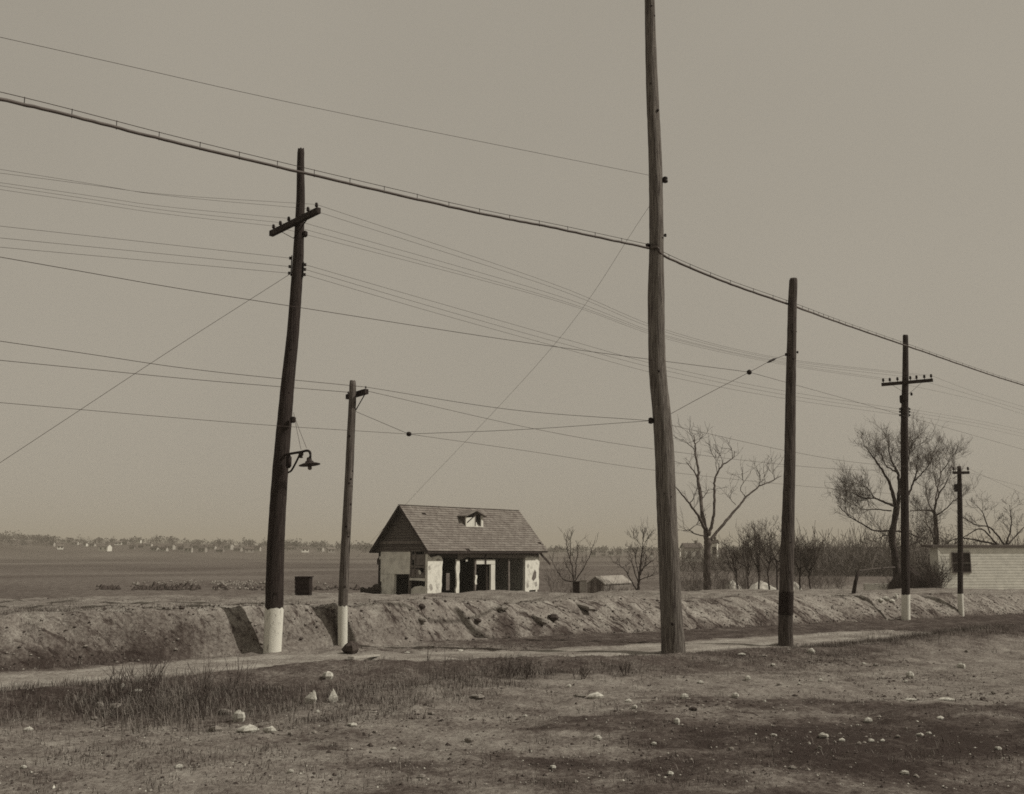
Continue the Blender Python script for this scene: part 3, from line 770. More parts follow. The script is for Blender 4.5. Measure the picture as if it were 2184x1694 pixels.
# front: two plastered piers with broken edges
l0, l1 = FL(742), FL(900)
mb = MB(); mb.prism([(l0, GZ0)] + jag(l1 - .12, GZ0, l1 + .02, zt - .25, 9, .05) + [(l1 - .12, zt - .05), (l1 - .35, zt + .02), (l0 + .25, zt - .1), (l0, zt + .1)], 0, .22, fn_front); o = mb.build('wall', M_STUCCO, house); o['label'] = 'bright plaster pier at the left of the front'
l0, l1 = FL(1785), LW
lowz = FZ(1850, 1020)
mb = MB(); mb.prism([(l0 - .05, GZ0), (l0 + .35, GZ0), (l0 + .42, lowz), (l1 - .12, lowz + .02)] + jag(l1 - .1, lowz + .05, l1, zt - .05, 8, .045) + [(l0, zt - .05)], 0, .22, fn_front); o = mb.build('wall', M_STUCCO, house); o['label'] = 'flaking plaster pier at the right of the front'
mb = MB(); mb.prism([(FL(1850), FZ(1850, 900)), (FL(1865), FZ(1865, 850)), (FL(1885), FZ(1885, 800)), (FL(1902), FZ(1902, 830)), (FL(1898), FZ(1898, 890)), (FL(1870), FZ(1870, 925))], -.006, .05, fn_front); mb.build('plaster_patch', M_GREYWOOD, house)
def patch(pts, m=None):
    mb = MB(); mb.prism([(FL(a) , FZ(a, b)) for a, b in pts], -.006, .05, fn_front); mb.build('plaster_patch', m or mat('bare_plaster', .30, .46, 6, bump=.4), house)
patch([(760, 980), (772, 950), (790, 965), (800, 1010), (778, 1030)]); patch([(748, 770), (765, 760), (770, 800), (752, 812)]); patch([(830, 690), (860, 680), (880, 700), (850, 715), (836, 708)])
patch([(1800, 760), (1815, 735), (1828, 760), (1812, 790)]); patch([(1795, 960), (1812, 940), (1822, 985), (1800, 1000)]); patch([(1880, 940), (1905, 925), (1912, 975), (1890, 985)])
# head beam over the openings; its dark colour carries the eave shadow
mb = MB(); mb.prism([(0.02, FZ(900, 672)), (LW, FZ(1900, 685)), (LW, zt + .62), (0.02, zt + .62)], .05, .30, fn_front); mb.build('shaded_head_beam', M_TIMBER, house)
mb = MB(); mb.prism([(FL(1165), FZ(1165, 672)), (FL(1930), FZ(1930, 682)), (FL(1930), FZ(1930, 640)), (FL(1165), FZ(1165, 632))], .0, .048, fn_front); mb.build('fascia_board', M_GREYWOOD, house)
mb = MB(); mb.prism([(FL(1060), FZ(1060, 700)), (FL(1110), FZ(1110, 690)), (FL(1165), FZ(1165, 660)), (FL(1165), FZ(1165, 628)), (FL(1060), FZ(1060, 620))], -.03, .02, fn_front); mb.build('hanging_panel', M_GREYWOOD, house)
mb = MB(); mb.prism([(FL(1145), FZ(1145, 715)), (FL(1165), FZ(1165, 712)), (FL(1163), FZ(1163, 690)), (FL(1145), FZ(1145, 692))], -.035, .0, fn_front); mb.build('plaster_patch', M_STUCCO, house)
# posts, broken plaster strips and the door frame
def strip(cx0, cx1, cy0, cy1, m, name, amp=.0, n=6, t0=.02, t1=.14, label=None):
    la, lb = FL(cx0), FL(cx1); za, zb = FZ(cx0, cy1), FZ(cx0, cy0)
    L_ = jag(la, za, la, zb, n, amp); R_ = jag(lb, zb, lb, za, n, amp)
    mb = MB(); mb.prism(R_[::-1][:0] + [(x, z) for x, z in jag(lb, za, lb, zb, n, amp)] + [(x, z) for x, z in L_[::-1]], t0, t1, fn_front)
    o = mb.build(name, m, house)
    if label: o['label'] = label
    return o
strip(1052, 1082, 690, 1060, M_STUCCO, 'post', .05, 9, label='jagged pale post')
strip(1248, 1262, 690, 1060, M_GREYWOOD, 'door_jamb', .03, 8)
strip(1250, 1270, 860, 960, M_STUCCO, 'plaster_patch', .04, 4, .0, .016)
strip(1418, 1462, 746, 1066, M_WHITE_TRIM, 'door_jamb', .01, 4, .0, .16)
strip(1398, 1408, 770, 1060, M_GREYWOOD, 'door_edge', .0, 2, .25, .30)
strip(1262, 1350, 694, 744, M_WHITE_TRIM, 'door_lintel', .0, 2, .0, .16)
strip(1366, 1462, 694, 744, M_WHITE_TRIM, 'door_lintel', .0, 2, .0, .16)
strip(1351, 1365, 620, 750, M_TIMBER, 'post', .0, 2, -.04, .02)
strip(1608, 1624, 690, 1060, M_GREYWOOD, 'mullion', .0, 2, .04, .12)
strip(904, 925, 690, 1060, M_TIMBER, 'post', .0, 2, .24, .40)
strip(1312, 1322, 955, 1000, M_GREYWOOD, 'loose_slat', .02, 3, 2.2, 2.24)
# back wall with two windows that let the far field show through, side walls, floor
def backL(cx): return front_L(cD(cx, 0)[0], WW - .2)
def backz(cx, cy): return front_z(*cD(cx, cy), w=WW - .2)
b0, b1, b2, b3 = backL(940), backL(1016), backL(1030), backL(1108); zb0, zb1 = backz(1000, 1022), backz(1000, 838)
wl_ = [((0.0, GZ0), (b0, zt + .4)), ((b3, GZ0), (LW, zt + .4)), ((b0, GZ0), (b3, zb0)), ((b0, zb1), (b3, zt + .4)), ((b1, zb0), (b2, zb1))]
mb = MB()
for (p, q), (s_, u_) in wl_: mb.prism([(p, q), (s_, q), (s_, u_), (p, u_)], WW - .2, WW, fn_front)
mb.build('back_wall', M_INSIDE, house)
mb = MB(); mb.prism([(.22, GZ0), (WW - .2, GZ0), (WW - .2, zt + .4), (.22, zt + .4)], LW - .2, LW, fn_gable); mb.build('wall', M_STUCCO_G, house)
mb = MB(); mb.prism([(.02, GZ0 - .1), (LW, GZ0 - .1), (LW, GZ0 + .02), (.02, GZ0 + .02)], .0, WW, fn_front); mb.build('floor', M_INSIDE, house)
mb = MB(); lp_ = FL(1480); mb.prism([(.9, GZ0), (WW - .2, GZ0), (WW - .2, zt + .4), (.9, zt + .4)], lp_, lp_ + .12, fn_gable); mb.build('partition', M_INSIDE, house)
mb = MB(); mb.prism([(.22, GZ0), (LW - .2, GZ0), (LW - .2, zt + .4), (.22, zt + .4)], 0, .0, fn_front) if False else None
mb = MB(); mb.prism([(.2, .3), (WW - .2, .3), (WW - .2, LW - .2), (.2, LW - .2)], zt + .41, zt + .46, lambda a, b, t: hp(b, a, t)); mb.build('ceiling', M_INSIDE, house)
# gable end wall: panels round the dark doorway and the broken window
zg = GZz(470, 640)
G = lambda *pts: [(GW(a), GZz(a, b)) for a, b in pts]
def gpart(pts, m, name, t0=0.0, t1=.2, label=None):
    mb = MB(); mb.prism(G(*pts), t0, t1, fn_gable); o = mb.build(name, m, house)
    if label: o['label'] = label
    return o
gpart([(388, 850), (550, 850), (552, 610), (226, 610), (226, 850)], M_STUCCO_G, 'wall', label='stained grey stucco of the gable end')
gpart([(226, 852), (386, 852), (384, 1085), (226, 1085)], M_STUCCO, 'wall', .004, .2, label='paler stucco panel low on the gable end')
gpart([(217, 610), (225, 610), (225, 1085), (217, 1085)], M_TIMBER, 'corner_post', -.02, .2)
gpart([(200, 690), (218, 672), (218, 745), (203, 750)], M_TIMBER, 'loose_slat', -.02, .02)
gpart([(228, 930), (252, 928), (250, 965), (230, 968)], M_TIMBER, 'hole_patch', -.012, .003)
gpart([(222, 660), (240, 660), (243, 690), (224, 692)], M_WHITE_TRIM, 'plaster_patch', -.012, .0)
gpart([(543, 850), (553, 850), (551, 1085), (541, 1085)], M_GREYWOOD, 'door_jamb', -.02, .16)
gpart([(716, 610), (741, 610), (741, 1085), (716, 1085)], M_GREYWOOD, 'corner_post', .0, .2)
gpart([(555, 890), (720, 895), (720, 925), (640, 918), (555, 915)], M_STUCCO_G, 'window_sill', -.05, .2)
gpart([(560, 1085), (562, 1010), (600, 985), (660, 975), (712, 990), (714, 1085)], M_STUCCO_G, 'rubble_heap', .05, .5)
# broken window: frames and what is left of the panes
gw = gpart([(597, 610), (609, 610), (609, 900), (597, 900)], M_GREYWOOD, 'window', .0, .08, 'broken window in the gable end')
def gsub(pts, m, name, t0, t1):
    mb = MB(); mb.prism(G(*pts), t0, t1, fn_gable); return mb.build(name, m, gw)
gsub([(700, 612), (712, 612), (712, 898), (700, 898)], M_GREYWOOD, 'frame', .0, .08)
gsub([(555, 612), (563, 612), (563, 898), (555, 898)], M_GREYWOOD, 'frame', .0, .08)
gsub([(564, 758), (699, 762), (699, 785), (564, 780)], M_GREYWOOD, 'frame', .002, .09)
gsub([(610, 640), (699, 640), (699, 752), (610, 756)], mat('dusty_pane', .14, .2, 3, rough=.4), 'pane', .05, .06)
gsub([(564, 640), (596, 640), (590, 700), (564, 690)], mat('dusty_pane', .14), 'pane', .05, .06)
gsub([(610, 800), (640, 790), (660, 850), (699, 830), (699, 890), (610, 890)], mat('dusty_pane', .14), 'pane', .05, .06)
gsub([(640, 812), (655, 806), (672, 836), (662, 856), (645, 846)], M_WHITE_TRIM, 'torn_paper', .02, .03)
gsub([(564, 790), (596, 790), (596, 880), (564, 885)], mat('dusty_pane', .14), 'pane', .05, .06)
# gable triangle in dark clapboards with a paler belt board
zb_lo = GZz(470, 608); zb_belt0, zb_belt1 = GZz(470, 528), GZz(470, 495)
tri = lambda z, d=.12: ridge_w - max(0.02, (ridge_z - d - z) / slope)
gt = None; nb = 15; zl = zb_lo
gtri = MB(); gtri.prism([(tri(zb_lo) + .05, zb_lo), (WW - tri(zb_lo) - .05, zb_lo), (ridge_w + .05, ridge_z - .25), (ridge_w - .05, ridge_z - .25)], .06, .2, fn_gable)
gt = gtri.build('gable', M_TIMBER, house)
step = (ridge_z - .35 - zb_lo) / nb
for i in range(nb):
    z0 = zb_lo + i * step; z1 = z0 + step * 1.12
    if z0 < zb_belt1 and z1 > zb_belt0 and False: continue
    w0, w1 = tri(z0), tri(min(z1, ridge_z - .3))
    mb = MB()
    vsb = [hp(-.03, w0, z0), hp(-.03, WW - w0, z0), hp(.045, WW - w1, z1), hp(.045, w1, z1), hp(.058, w0, z0), hp(.058, WW - w0, z0), hp(.058, WW - w1, z1), hp(.058, w1, z1)]
    mb.add(vsb, ((0,1,2,3),(7,6,5,4),(0,4,5,1),(1,5,6,2),(2,6,7,3),(3,7,4,0)))
    mb.build('clapboard', M_BOARD, gt)
mb = MB(); w0 = tri(zb_belt0) - .05; mb.prism([(w0, zb_belt0), (WW - w0, zb_belt0), (WW - w0 - .15, zb_belt1), (w0 + .15, zb_belt1)], -.12, -.032, fn_gable); o = mb.build('belt_board', M_GREYWOOD, gt)
# roof: deck, rafters' ends, then shingles course by course
LO, L1_ = -.42, LW + .45
wf, wb = -.40, WW + .42
zf = roof_z(wf); zbk = roof_z(wb)
mb = MB(); th = .10
mb.prism([(wf, zf - th), (wf, zf - .02), (ridge_w, ridge_z - .02), (wb, zbk - .02), (wb, zbk - th), (ridge_w, ridge_z - th - .04)], LO, L1_, fn_gable)
roof = mb.build('roof', M_TIMBER, house)
mb = MB(); mb.bar(hp(LO - .012, wf - .01, zf - .07), hp(LO - .012, ridge_w, ridge_z - .06), .03, .15); mb.bar(hp(LO - .012, ridge_w, ridge_z - .06), hp(LO - .012, wb + .02, zbk - .07), .03, .15); mb.build('barge_board', M_TIMBER, roof)
mb = MB(); mb.bar(hp(LO, wf + .02, zf - .10), hp(L1_ - .6, wf + .02, zf - .10), .05, .10); mb.build('gutter_board', M_TIMBER, roof)
mb = MB(); mb.bar(hp(LO - .02, ridge_w, ridge_z + .035), hp(L1_ + .02, ridge_w, ridge_z + .035), .2, .035); mb.build('ridge_cap', M_SHINGLE, roof)
ux = HX; uy = (hp(0, ridge_w, ridge_z) - hp(0, wf, zf)); SL = uy.length; uy.normalize(); un = ux.cross(uy)
NR, NC = 19, 34; ew = (L1_ - LO) / NC; eh = SL / NR
def shingle_mesh(k):
    q = random.Random(k); m_ = MB(); w = ew * .97; h = eh * 1.25
    vv = [(0, q.uniform(0, .015), .045), (w, q.uniform(0, .015), .045), (w, h, .004), (0, h, .004), (0, .0, .0), (w, .0, .0), (w, h, -.004), (0, h, -.004)]
    m_.add(vv, ((0,1,2,3),(7,6,5,4),(0,4,5,1),(1,5,6,2),(2,6,7,3),(3,7,4,0)))
    return m_.mesh('shingle', M_SHINGLE if k % 3 else M_SHINGLE2)
SHM = [shingle_mesh(k) for k in range(6)]
Rm = Matrix(((ux.x, uy.x, un.x, 0), (ux.y, uy.y, un.y, 0), (ux.z, uy.z, un.z, 0), (0, 0, 0, 1)))
E0 = hp(LO, wf, zf)
dorm_l0, dorm_l1 = FL(1150), FL(1345)
cnt = 0; rest = MB(); rsh = random.Random(5)
roof_w = parent_world(roof)
for i in range(NR):
    for j in range(-1, NC):
        x = j * ew + (ew / 2 if i % 2 else 0) + rsh.uniform(-.012, .012); 
        if x < -ew * .6 or x + ew * .4 > (L1_ - LO): continue
        half_ = 0
        if x < -.02: half_ = 1
        if x + ew > (L1_ - LO) + .05: half_ = 2
        if rsh.random() < .004: continue
        p = E0 + ux * x + uy * (i * eh - .03) + un * (.012 + rsh.uniform(0, .008))
        if half_:
            sm = SHM[1]; hx = ew / 2 if half_ == 1 else 0
            rest.add([p + Rm.to_3x3() @ Vector((hx + v.co.x * .5, v.co.y, v.co.z)) for v in sm.vertices], [tuple(f.vertices) for f in sm.polygons])
        elif cnt < 300:
            o = bpy.data.objects.new('shingle', SHM[rsh.randrange(6)]); COL.objects.link(o); o.parent = roof
            o.matrix_local = Matrix.Translation(p - roof_w) @ Rm @ Matrix.Rotation(rsh.uniform(-.012, .012), 4, 'Z'); cnt += 1
        else:
            sm = SHM[rsh.randrange(6)]
            rest.add([p + Rm.to_3x3() @ v.co for v in sm.vertices], [tuple(f.vertices) for f in sm.polygons])
ob = rest.build('shingle_field', M_SHINGLE, roof); ob['kind'] = 'stuff'
bk = MB(); uyb = (hp(0, ridge_w, ridge_z) - hp(0, wb, zbk)).normalized()
for i in range(NR):
    a_ = hp(LO, wb, zbk) + uyb * (i * eh); b_ = hp(L1_, wb, zbk) + uyb * (i * eh); n_ = HY * .5 + Vector((0, 0, .6))
    n_.normalize()
    bk.add([a_ + n_ * .03, b_ + n_ * .03, b_ + uyb * eh + n_ * .005, a_ + uyb * eh + n_ * .005, a_ - n_ * .01, b_ - n_ * .01], ((0, 1, 2, 3), (0, 4, 5, 1)))
bk.build('shingle_field', M_SHINGLE, roof)['kind'] = 'stuff'
# dormer
def roof_pt_w(z): return ridge_w - (ridge_z - z) / slope       # front slope: w of the roof surface at height z
dz0 = at(*cD(1240, 358), hp(6, .6, 0).y).z
wd = roof_pt_w(dz0)
dla, dlb = front_L(cD(1150, 0)[0], wd, 3.5), front_L(cD(1335, 0)[0], wd, 3.5); dm = .5 * (dla + dlb)
def dz(cy): return at(*cD(1240, cy), hp(dm, wd, 0).y).z
z_e, z_a = dz(222), dz(172)
dorm = None
mb = MB()
wr = roof_pt_w(z_e) + .25
for (pa, pb) in ((dla, dla + .06), (dlb - .06, dlb)):
    mb.prism([(wd + .1, dz0 + .12), (wr, z_e), (wd + .1, z_e)], pa, pb, fn_gable)
dorm = mb.build('dormer', M_BOARD, roof)
fnd = lambda a, b, t: hp(a, t, b)
def dpart(pts, m, name, t0, t1):
    mb = MB(); mb.prism(pts, t0, t1, fnd); return mb.build(name, m, roof)
o1 = dla + (dlb - dla) * .56; o2 = dla + (dlb - dla) * .88
dpart([(dla, dz0 - .05), (dlb, dz0 - .05), (dlb, dz0 + .12), (dla, dz0 + .12)], M_WHITE_TRIM, 'dormer_sill', wd, wd + .1)
dpart([(dla, dz0 + .12), (o1 - .08, dz0 + .12), (o1 - .08, dz(240)), (dla + .25, dz(250)), (dla, dz(238))], M_WHITE_TRIM, 'dormer_panel', wd, wd + .09)
dpart([(o1 - .1, dz0 + .12), (o1, dz0 + .12), (o1, z_e + .1), (o1 - .1, z_e + .1)], M_GREYWOOD, 'dormer_post', wd - .01, wd + .1)
dpart([(o2, dz0 + .12), (dlb, dz0 + .12), (dlb, z_e), (o2, z_e)], M_WHITE_TRIM, 'dormer_post', wd, wd + .1)
dpart([(o1 + .0, dz0 + .12), (o1 + .28, dz0 + .12), (o1 + .16, dz0 + .22), (o1 + .1, dz0 + .38), (o1, dz0 + .4)], M_WHITE_TRIM, 'broken_pane', wd + .02, wd + .08)
dpart([(dla, z_e - .05), (dlb, z_e - .05), (dm, z_a - .02)], M_TIMBER, 'dormer_gable', wd + .12, wd + .2)
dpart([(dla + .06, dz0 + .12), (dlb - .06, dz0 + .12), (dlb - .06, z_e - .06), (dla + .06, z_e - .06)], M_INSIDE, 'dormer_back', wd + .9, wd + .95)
mb = MB(); mb.bar(fnd(dla + .12, dz(300), wd - .02), fnd(o1 - .1, dz(225), wd - .02), .04, .06); mb.build('fallen_slat', M_TIMBER, roof)
mb = MB()
for sgn, e_ in ((-1, dla - .16), (1, dlb + .16)):
    ze = z_e - .04
    we = roof_pt_w(ze) + .2; wa = roof_pt_w(z_a) + .2
    pv = [hp(e_, wd - .22, ze), hp(dm, wd - .22, z_a + .03), hp(dm, wa, z_a + .03), hp(e_, we, ze)]
    lo_ = [p - Vector((0, 0, .06)) for p in pv]
    mb.add(pv + lo_, ((0,1,2,3),(7,6,5,4),(0,4,5,1),(1,5,6,2),(2,6,7,3),(3,7,4,0)))
mb.build('dormer_roof', M_SHINGLE, roof)
# loose board hanging from the right-hand eave
mb = MB(); a_ = at(*cD(1938, 622), hp(LW, 0, 0).y - .3); b_ = at(*cD(2050, 745), hp(LW + .3, .6, 0).y); mb.bar(a_, b_, .04, .16); mb.build('loose_board', M_TIMBER, house)
# scattered rubble at the foot of the left corner
for i, px in enumerate((773, 780, 788, 797, 803)):
    p = at(px, 1258 + i % 2, 66.0); s_ = (.16, .12, .16, .22, .34)[i]
    mb = MB(); mb.lathe([(s_ * .7, -.4), (s_, 0), (s_ * .8, s_ * .8), (s_ * .3, s_ * 1.1)], Vector((p.x, p.y, p.z)), 7)
    o = mb.build('rubble_block', M_TIMBER, origin=(p.x, p.y, p.z)); tag(o, ('smallest dark rubble block at the left end of the row beside the ruined building', 'second dark rubble block from the left in the row beside the ruined building', 'middle dark rubble block in the row beside the ruined building', 'fourth dark rubble block from the left in the row beside the ruined building', 'largest dark rubble block against the ruined building\'s left corner')[i], 'rubble', 'rubble blocks beside the ruined building')

# ------------------------------------------------------------------ bare trees
M_BARK = mat('bark', .03, .065, 6, (1, 1, .3), .6, 20, .95)
M_BARK_L = mat('pale_bark', .06, .13, 5, (1, 1, .3), .6, 20, .95)
M_TWIG = mat('twigs', .04, .075, 2)
M_TWIG_P = mat('pale_twigs', .085, .13, 2)
def sprout(r_, p, d, L, r0, lev, out, up=.25, spread=.7, nch=4, wob=.22):
    p = Vector(p); d = Vector(d).normalized(); pts = [p.copy()]; rad = [r0]; n = 4
    for i in range(n):
        d = (d + Vector((r_.gauss(0, wob), r_.gauss(0, wob), r_.gauss(0, wob) + up * .35))).normalized()
        p = p + d * L / n; pts.append(p.copy()); rad.append(r0 * (1 - .68 * (i + 1) / n))
    out.append((pts, rad, lev))
    if lev > 0:
        for k in range(nch):
            f = r_.uniform(.25, 1.0) * n; i = min(int(f), n - 1); q = pts[i].lerp(pts[i + 1], f - i)
            dd = (pts[i + 1] - pts[i]).normalized() + Vector((r_.gauss(0, spread), r_.gauss(0, spread), r_.gauss(0, spread * .7)))
            sprout(r_, q, dd, L * r_.uniform(.45, .75), max(r0 * .5, .006), lev - 1, out, up, spread, nch, wob)
def tree(name, label, cat, base_px, Y, limbs, seed, conv, twig_levels=2, twig_len=1.0, nch=4, per=5, up=.3, trunk_mat=None, twig_mat=None, tr=.009, group=None, depth_spread=.12, hide_base=.4, twig_r=.02, minf=.25):
    """limbs: list of (start_width_px, end_width_px, [(cx, cy) ...]); traced limbs get their own depth, twigs grow from them"""
    r_ = random.Random(seed); k = Y / F
    b = conv(*base_px); bp = at(b[0], b[1], Y); gz = min(Hs(bp.x, Y), bp.z)
    root = thing(name, label, cat, (bp.x, Y, gz), group)
    tb, cb = MB(), MB(); out = []
    for li, (w0, w1, pts) in enumerate(limbs):
        D = [conv(*q) for q in pts]; n = len(D)
        dy = 0 if li == 0 else r_.uniform(-1, 1)
        P = []
        for i, q in enumerate(D):
            yy = Y + dy * depth_spread * k * math.hypot(D[i][0] - D[0][0], D[i][1] - D[0][1]) * 6
            P.append(at(q[0], q[1], yy))
        if li == 0: P = [Vector((P[0].x, P[0].y, gz - hide_base))] + P
        C = catmull(P, 5); jt = .004 + .0002 * Y
        C = [C[0]] + [q + Vector((r_.gauss(0, jt), r_.gauss(0, jt), r_.gauss(0, jt * .6))) for q in C[1:-1]] + [C[-1]]; R = [max(.012, (w0 + (w1 - w0) * i / (len(C) - 1)) * .5 * k * r_.uniform(.88, 1.12)) for i in range(len(C))]
        if li == 0: R[0] *= 1.25
        tb.tube(C, R, 7)
        if li > 0 or per < 0:
            for _ in range(abs(per)):
                f = r_.uniform(minf, 1.0) * (len(C) - 1); i = min(int(f), len(C) - 2); q = C[i].lerp(C[i + 1], f - i)
                d = (C[i + 1] - C[i]).normalized() + Vector((r_.gauss(0, .7), r_.gauss(0, .7), r_.gauss(.2, .5)))
                sprout(r_, q, d, twig_len * r_.uniform(.6, 1.2), twig_r, twig_levels, out, up, .6, nch)
    for pts, rad, lev in out: cb.tube(pts, [max(tr, x) for x in rad], 3, caps=False)
    tb.build('trunk', trunk_mat or M_BARK, root, smooth=True)
    cb.build('crown', twig_mat or M_TWIG, root)
    return root
conv1 = lambda x, y: (1382.2 + x * .27907, 836.6 + y * .27907)
conv2 = lambda x, y: (1600.5 + x * .3006, 909.4 + y * .3006)
conv3 = lambda x, y: (1164 + x * .13324, 1127.6 + y * .13324)
tree('bare_tree', 'tall bare tree with spreading forked limbs between the tallest pole and banded pole', 'tree', (450, 1515), 55, [
    (16, 15, [(450,1515),(450,1400),(449,1300),(455,1180),(452,1110)]),
    (11, 2, [(445,1150),(440,1050),(415,930),(400,800),(380,660),(385,600),(360,480),(360,400),(350,330)]),
    (3.5, 1.5, [(385,665),(345,595),(290,535)]),
    (2, .8, [(360,440),(310,400),(260,355)]), (1.6, .7, [(360,395),(395,370),(420,320)]), (1.5, .7, [(358,390),(335,340),(315,295)]),
    (7, 2.0, [(432,1040),(380,940),(330,870),(275,800),(200,710)]),
    (2.2, 1, [(320,855),(355,790),(378,735)]),
    (7.5, 1.5, [(465,1095),(490,1000),(505,900),(505,780),(510,680),(540,600),(580,550),(650,500),(662,450)]),
    (1.6, .7, [(528,620),(518,550),(516,480)]), (1.6, .7, [(575,550),(560,500),(548,470)]), (1.5, .7, [(645,502),(640,450),(632,425)]),
    (7, 1.6, [(470,1135),(560,1030),(640,930),(700,860),(750,800),(850,720),(920,690),(1020,640)]),
    (1.8, .8, [(745,802),(708,745),(725,690),(715,620)]), (1.5, .6, [(852,718),(858,670),(852,620)]), (1.5, .6, [(890,702),(892,660),(884,615)]), (1.5, .6, [(668,862),(630,815),(610,780)]), (1.4, .6, [(965,668),(958,620),(962,590)]),
    (3.0, 1.2, [(428,1100),(360,1085),(310,1055),(270,1062)]), (2, .8, [(310,1058),(350,1025),(395,1003)]),
    (2, .8, [(415,815),(440,780),(465,738)])],
    101, conv1, twig_levels=1, twig_len=1.0, nch=3, per=4, up=.3, tr=.007, twig_r=.014, trunk_mat=M_BARK_L, minf=.35)
tree('bare_tree', 'broad bushy bare tree behind the distant pole with level crossarm', 'tree', (1040, 1150), 60, [
    (17, 12, [(1045,1150),(1035,1000),(1012,850),(1008,740),(1030,620),(1040,560)]),
    (8, 1.6, [(1030,570),(1000,440),(970,370),(920,290),(870,220),(820,150)]),
    (8, 1.6, [(1045,560),(1055,430),(1045,330),(1010,270),(985,190),(980,110)]),
    (4, 1.2, [(1050,330),(1000,305),(955,272),(925,180)]),
    (5.5, 1.4, [(1020,565),(930,530),(880,510),(800,510),(720,470)]), (2.5, 1, [(880,510),(840,450),(770,410),(720,400)]),
    (4.5, 1.2, [(1000,742),(880,740),(790,690),(700,640),(620,560)]), (1.8, .8, [(700,640),(670,560),(680,490)]),
    (6, 1.4, [(1050,520),(1120,480),(1160,390),(1180,300),(1190,170)]), (3, 1, [(1160,390),(1230,320),(1280,250)]),
    (4, 1.2, [(1010,740),(1130,760),(1200,790),(1260,790)]), (3, 1, [(1020,862),(1100,850),(1180,825),(1240,785)]),
    (3, 1, [(1000,775),(942,775),(922,815)]),
    (6, 1.4, [(1050,500),(1075,330),(1085,220),(1090,115)]), (3, 1, [(1075,330),(1120,230),(1140,130)]),
    (3, 1, [(1000,600),(900,590),(800,590),(740,560)])],
    102, conv2, twig_levels=2, twig_len=1.25, nch=5, per=13, up=.45, tr=.0045, twig_r=.014, twig_mat=M_TWIG_P)
tree('bare_tree', 'slim twin-stemmed bare tree left of the white house', 'tree', (1320, 1150), 62, [
    (9, 6, [(1320,1150),(1322,1000),(1325,900),(1312,760),(1308,640),(1302,600)]),
    (6, 4, [(1335,1150),(1332,930),(1330,800),(1318,640)]),
    (4, 1, [(1302,600),(1340,480),(1390,400),(1420,320)]), (3.5, 1, [(1310,640),(1380,590),(1440,530),(1480,505)]),
    (3.5, 1, [(1305,620),(1270,560),(1250,480),(1240,400)]), (4, 1, [(1322,880),(1290,760),(1250,690),(1240,600)]),
    (4, 1, [(1305,600),(1325,450),(1350,330),(1335,200)]), (4, 1.4, [(1302,600),(1220,595),(1130,602)]),
    (2.5, .9, [(1340,480),(1310,380),(1290,280)]), (2.5, .9, [(1350,330),(1400,260),(1420,220)])],
    103, conv2, twig_levels=2, twig_len=1.2, nch=5, per=10, up=.4, tr=.0045, twig_r=.012, twig_mat=M_TWIG_P, trunk_mat=M_BARK_L)
tree('bare_tree', 'low sprawling bare tree rising behind the white house', 'tree', (1830, 1150), 74, [
    (10, 8, [(1830,1150),(1825,950),(1815,840)]),
    (5, 1.4, [(1815,860),(1700,830),(1560,800),(1450,800),(1345,862)]), (4, 1, [(1750,835),(1640,730),(1540,770),(1450,830)]),
    (4, 1, [(1800,840),(1700,720),(1600,700),(1500,640)]), (4, 1, [(1815,840),(1850,700),(1840,560)]), (4, 1, [(1815,850),(1900,760),(1980,680)]), (3, 1, [(1700,760),(1650,620),(1610,570)])],
    104, conv2, twig_levels=2, twig_len=1.1, nch=3, per=8, up=.35, tr=.008, twig_r=.016)
tree('bare_sapling', 'small many-stemmed bare tree right of the ruined building', 'tree', (450, 990), 52, [
    (4, 3, [(455,1000),(450,900),(445,830)]), (3, .8, [(445,850),(430,650),(390,500),(350,350),(330,200),(300,60)]), (2.5, .8, [(460,850),(560,700),(640,560),(720,400),(785,190)]),
    (2.5, .8, [(440,850),(300,820),(200,700),(130,580),(60,420)]), (2.2, .7, [(470,800),(490,600),(500,400),(510,250)]), (2, .7, [(440,800),(380,680),(320,600)]), (1.8, .6, [(390,500),(400,300),(390,130)])],
    105, conv3, twig_levels=1, twig_len=.55, nch=3, per=9, up=.6, tr=.0055, twig_r=.009, twig_mat=M_TWIG_P, hide_base=.3)
tree('bare_sapling', 'dark stumpy bare tree with fanned branches beside the low shed', 'tree', (1480, 1010), 50, [
    (7, 5, [(1485,1010),(1485,920),(1492,850)]), (5, 2, [(1492,850),(1510,650),(1530,450),(1545,320)]), (1.4, .6, [(1545,330),(1560,180),(1560,50)]), (1.4, .6, [(1540,330),(1470,200),(1400,140)]), (1.4, .6, [(1545,330),(1620,170),(1660,110)]),
    (3, .9, [(1450,990),(1350,800),(1250,640),(1060,530)]), (2.5, .8, [(1480,860),(1400,620),(1330,400)]), (2.5, .8, [(1515,690),(1600,600),(1750,480)]), (2.2, .8, [(1500,830),(1600,780),(1720,755)]), (2.2, .7, [(1500,800),(1440,500),(1420,380)]), (2, .7, [(1500,760),(1580,600),(1620,420)])],
    106, conv3, twig_levels=1, twig_len=.55, nch=3, per=10, up=.5, tr=.0055, twig_r=.009, hide_base=.3)
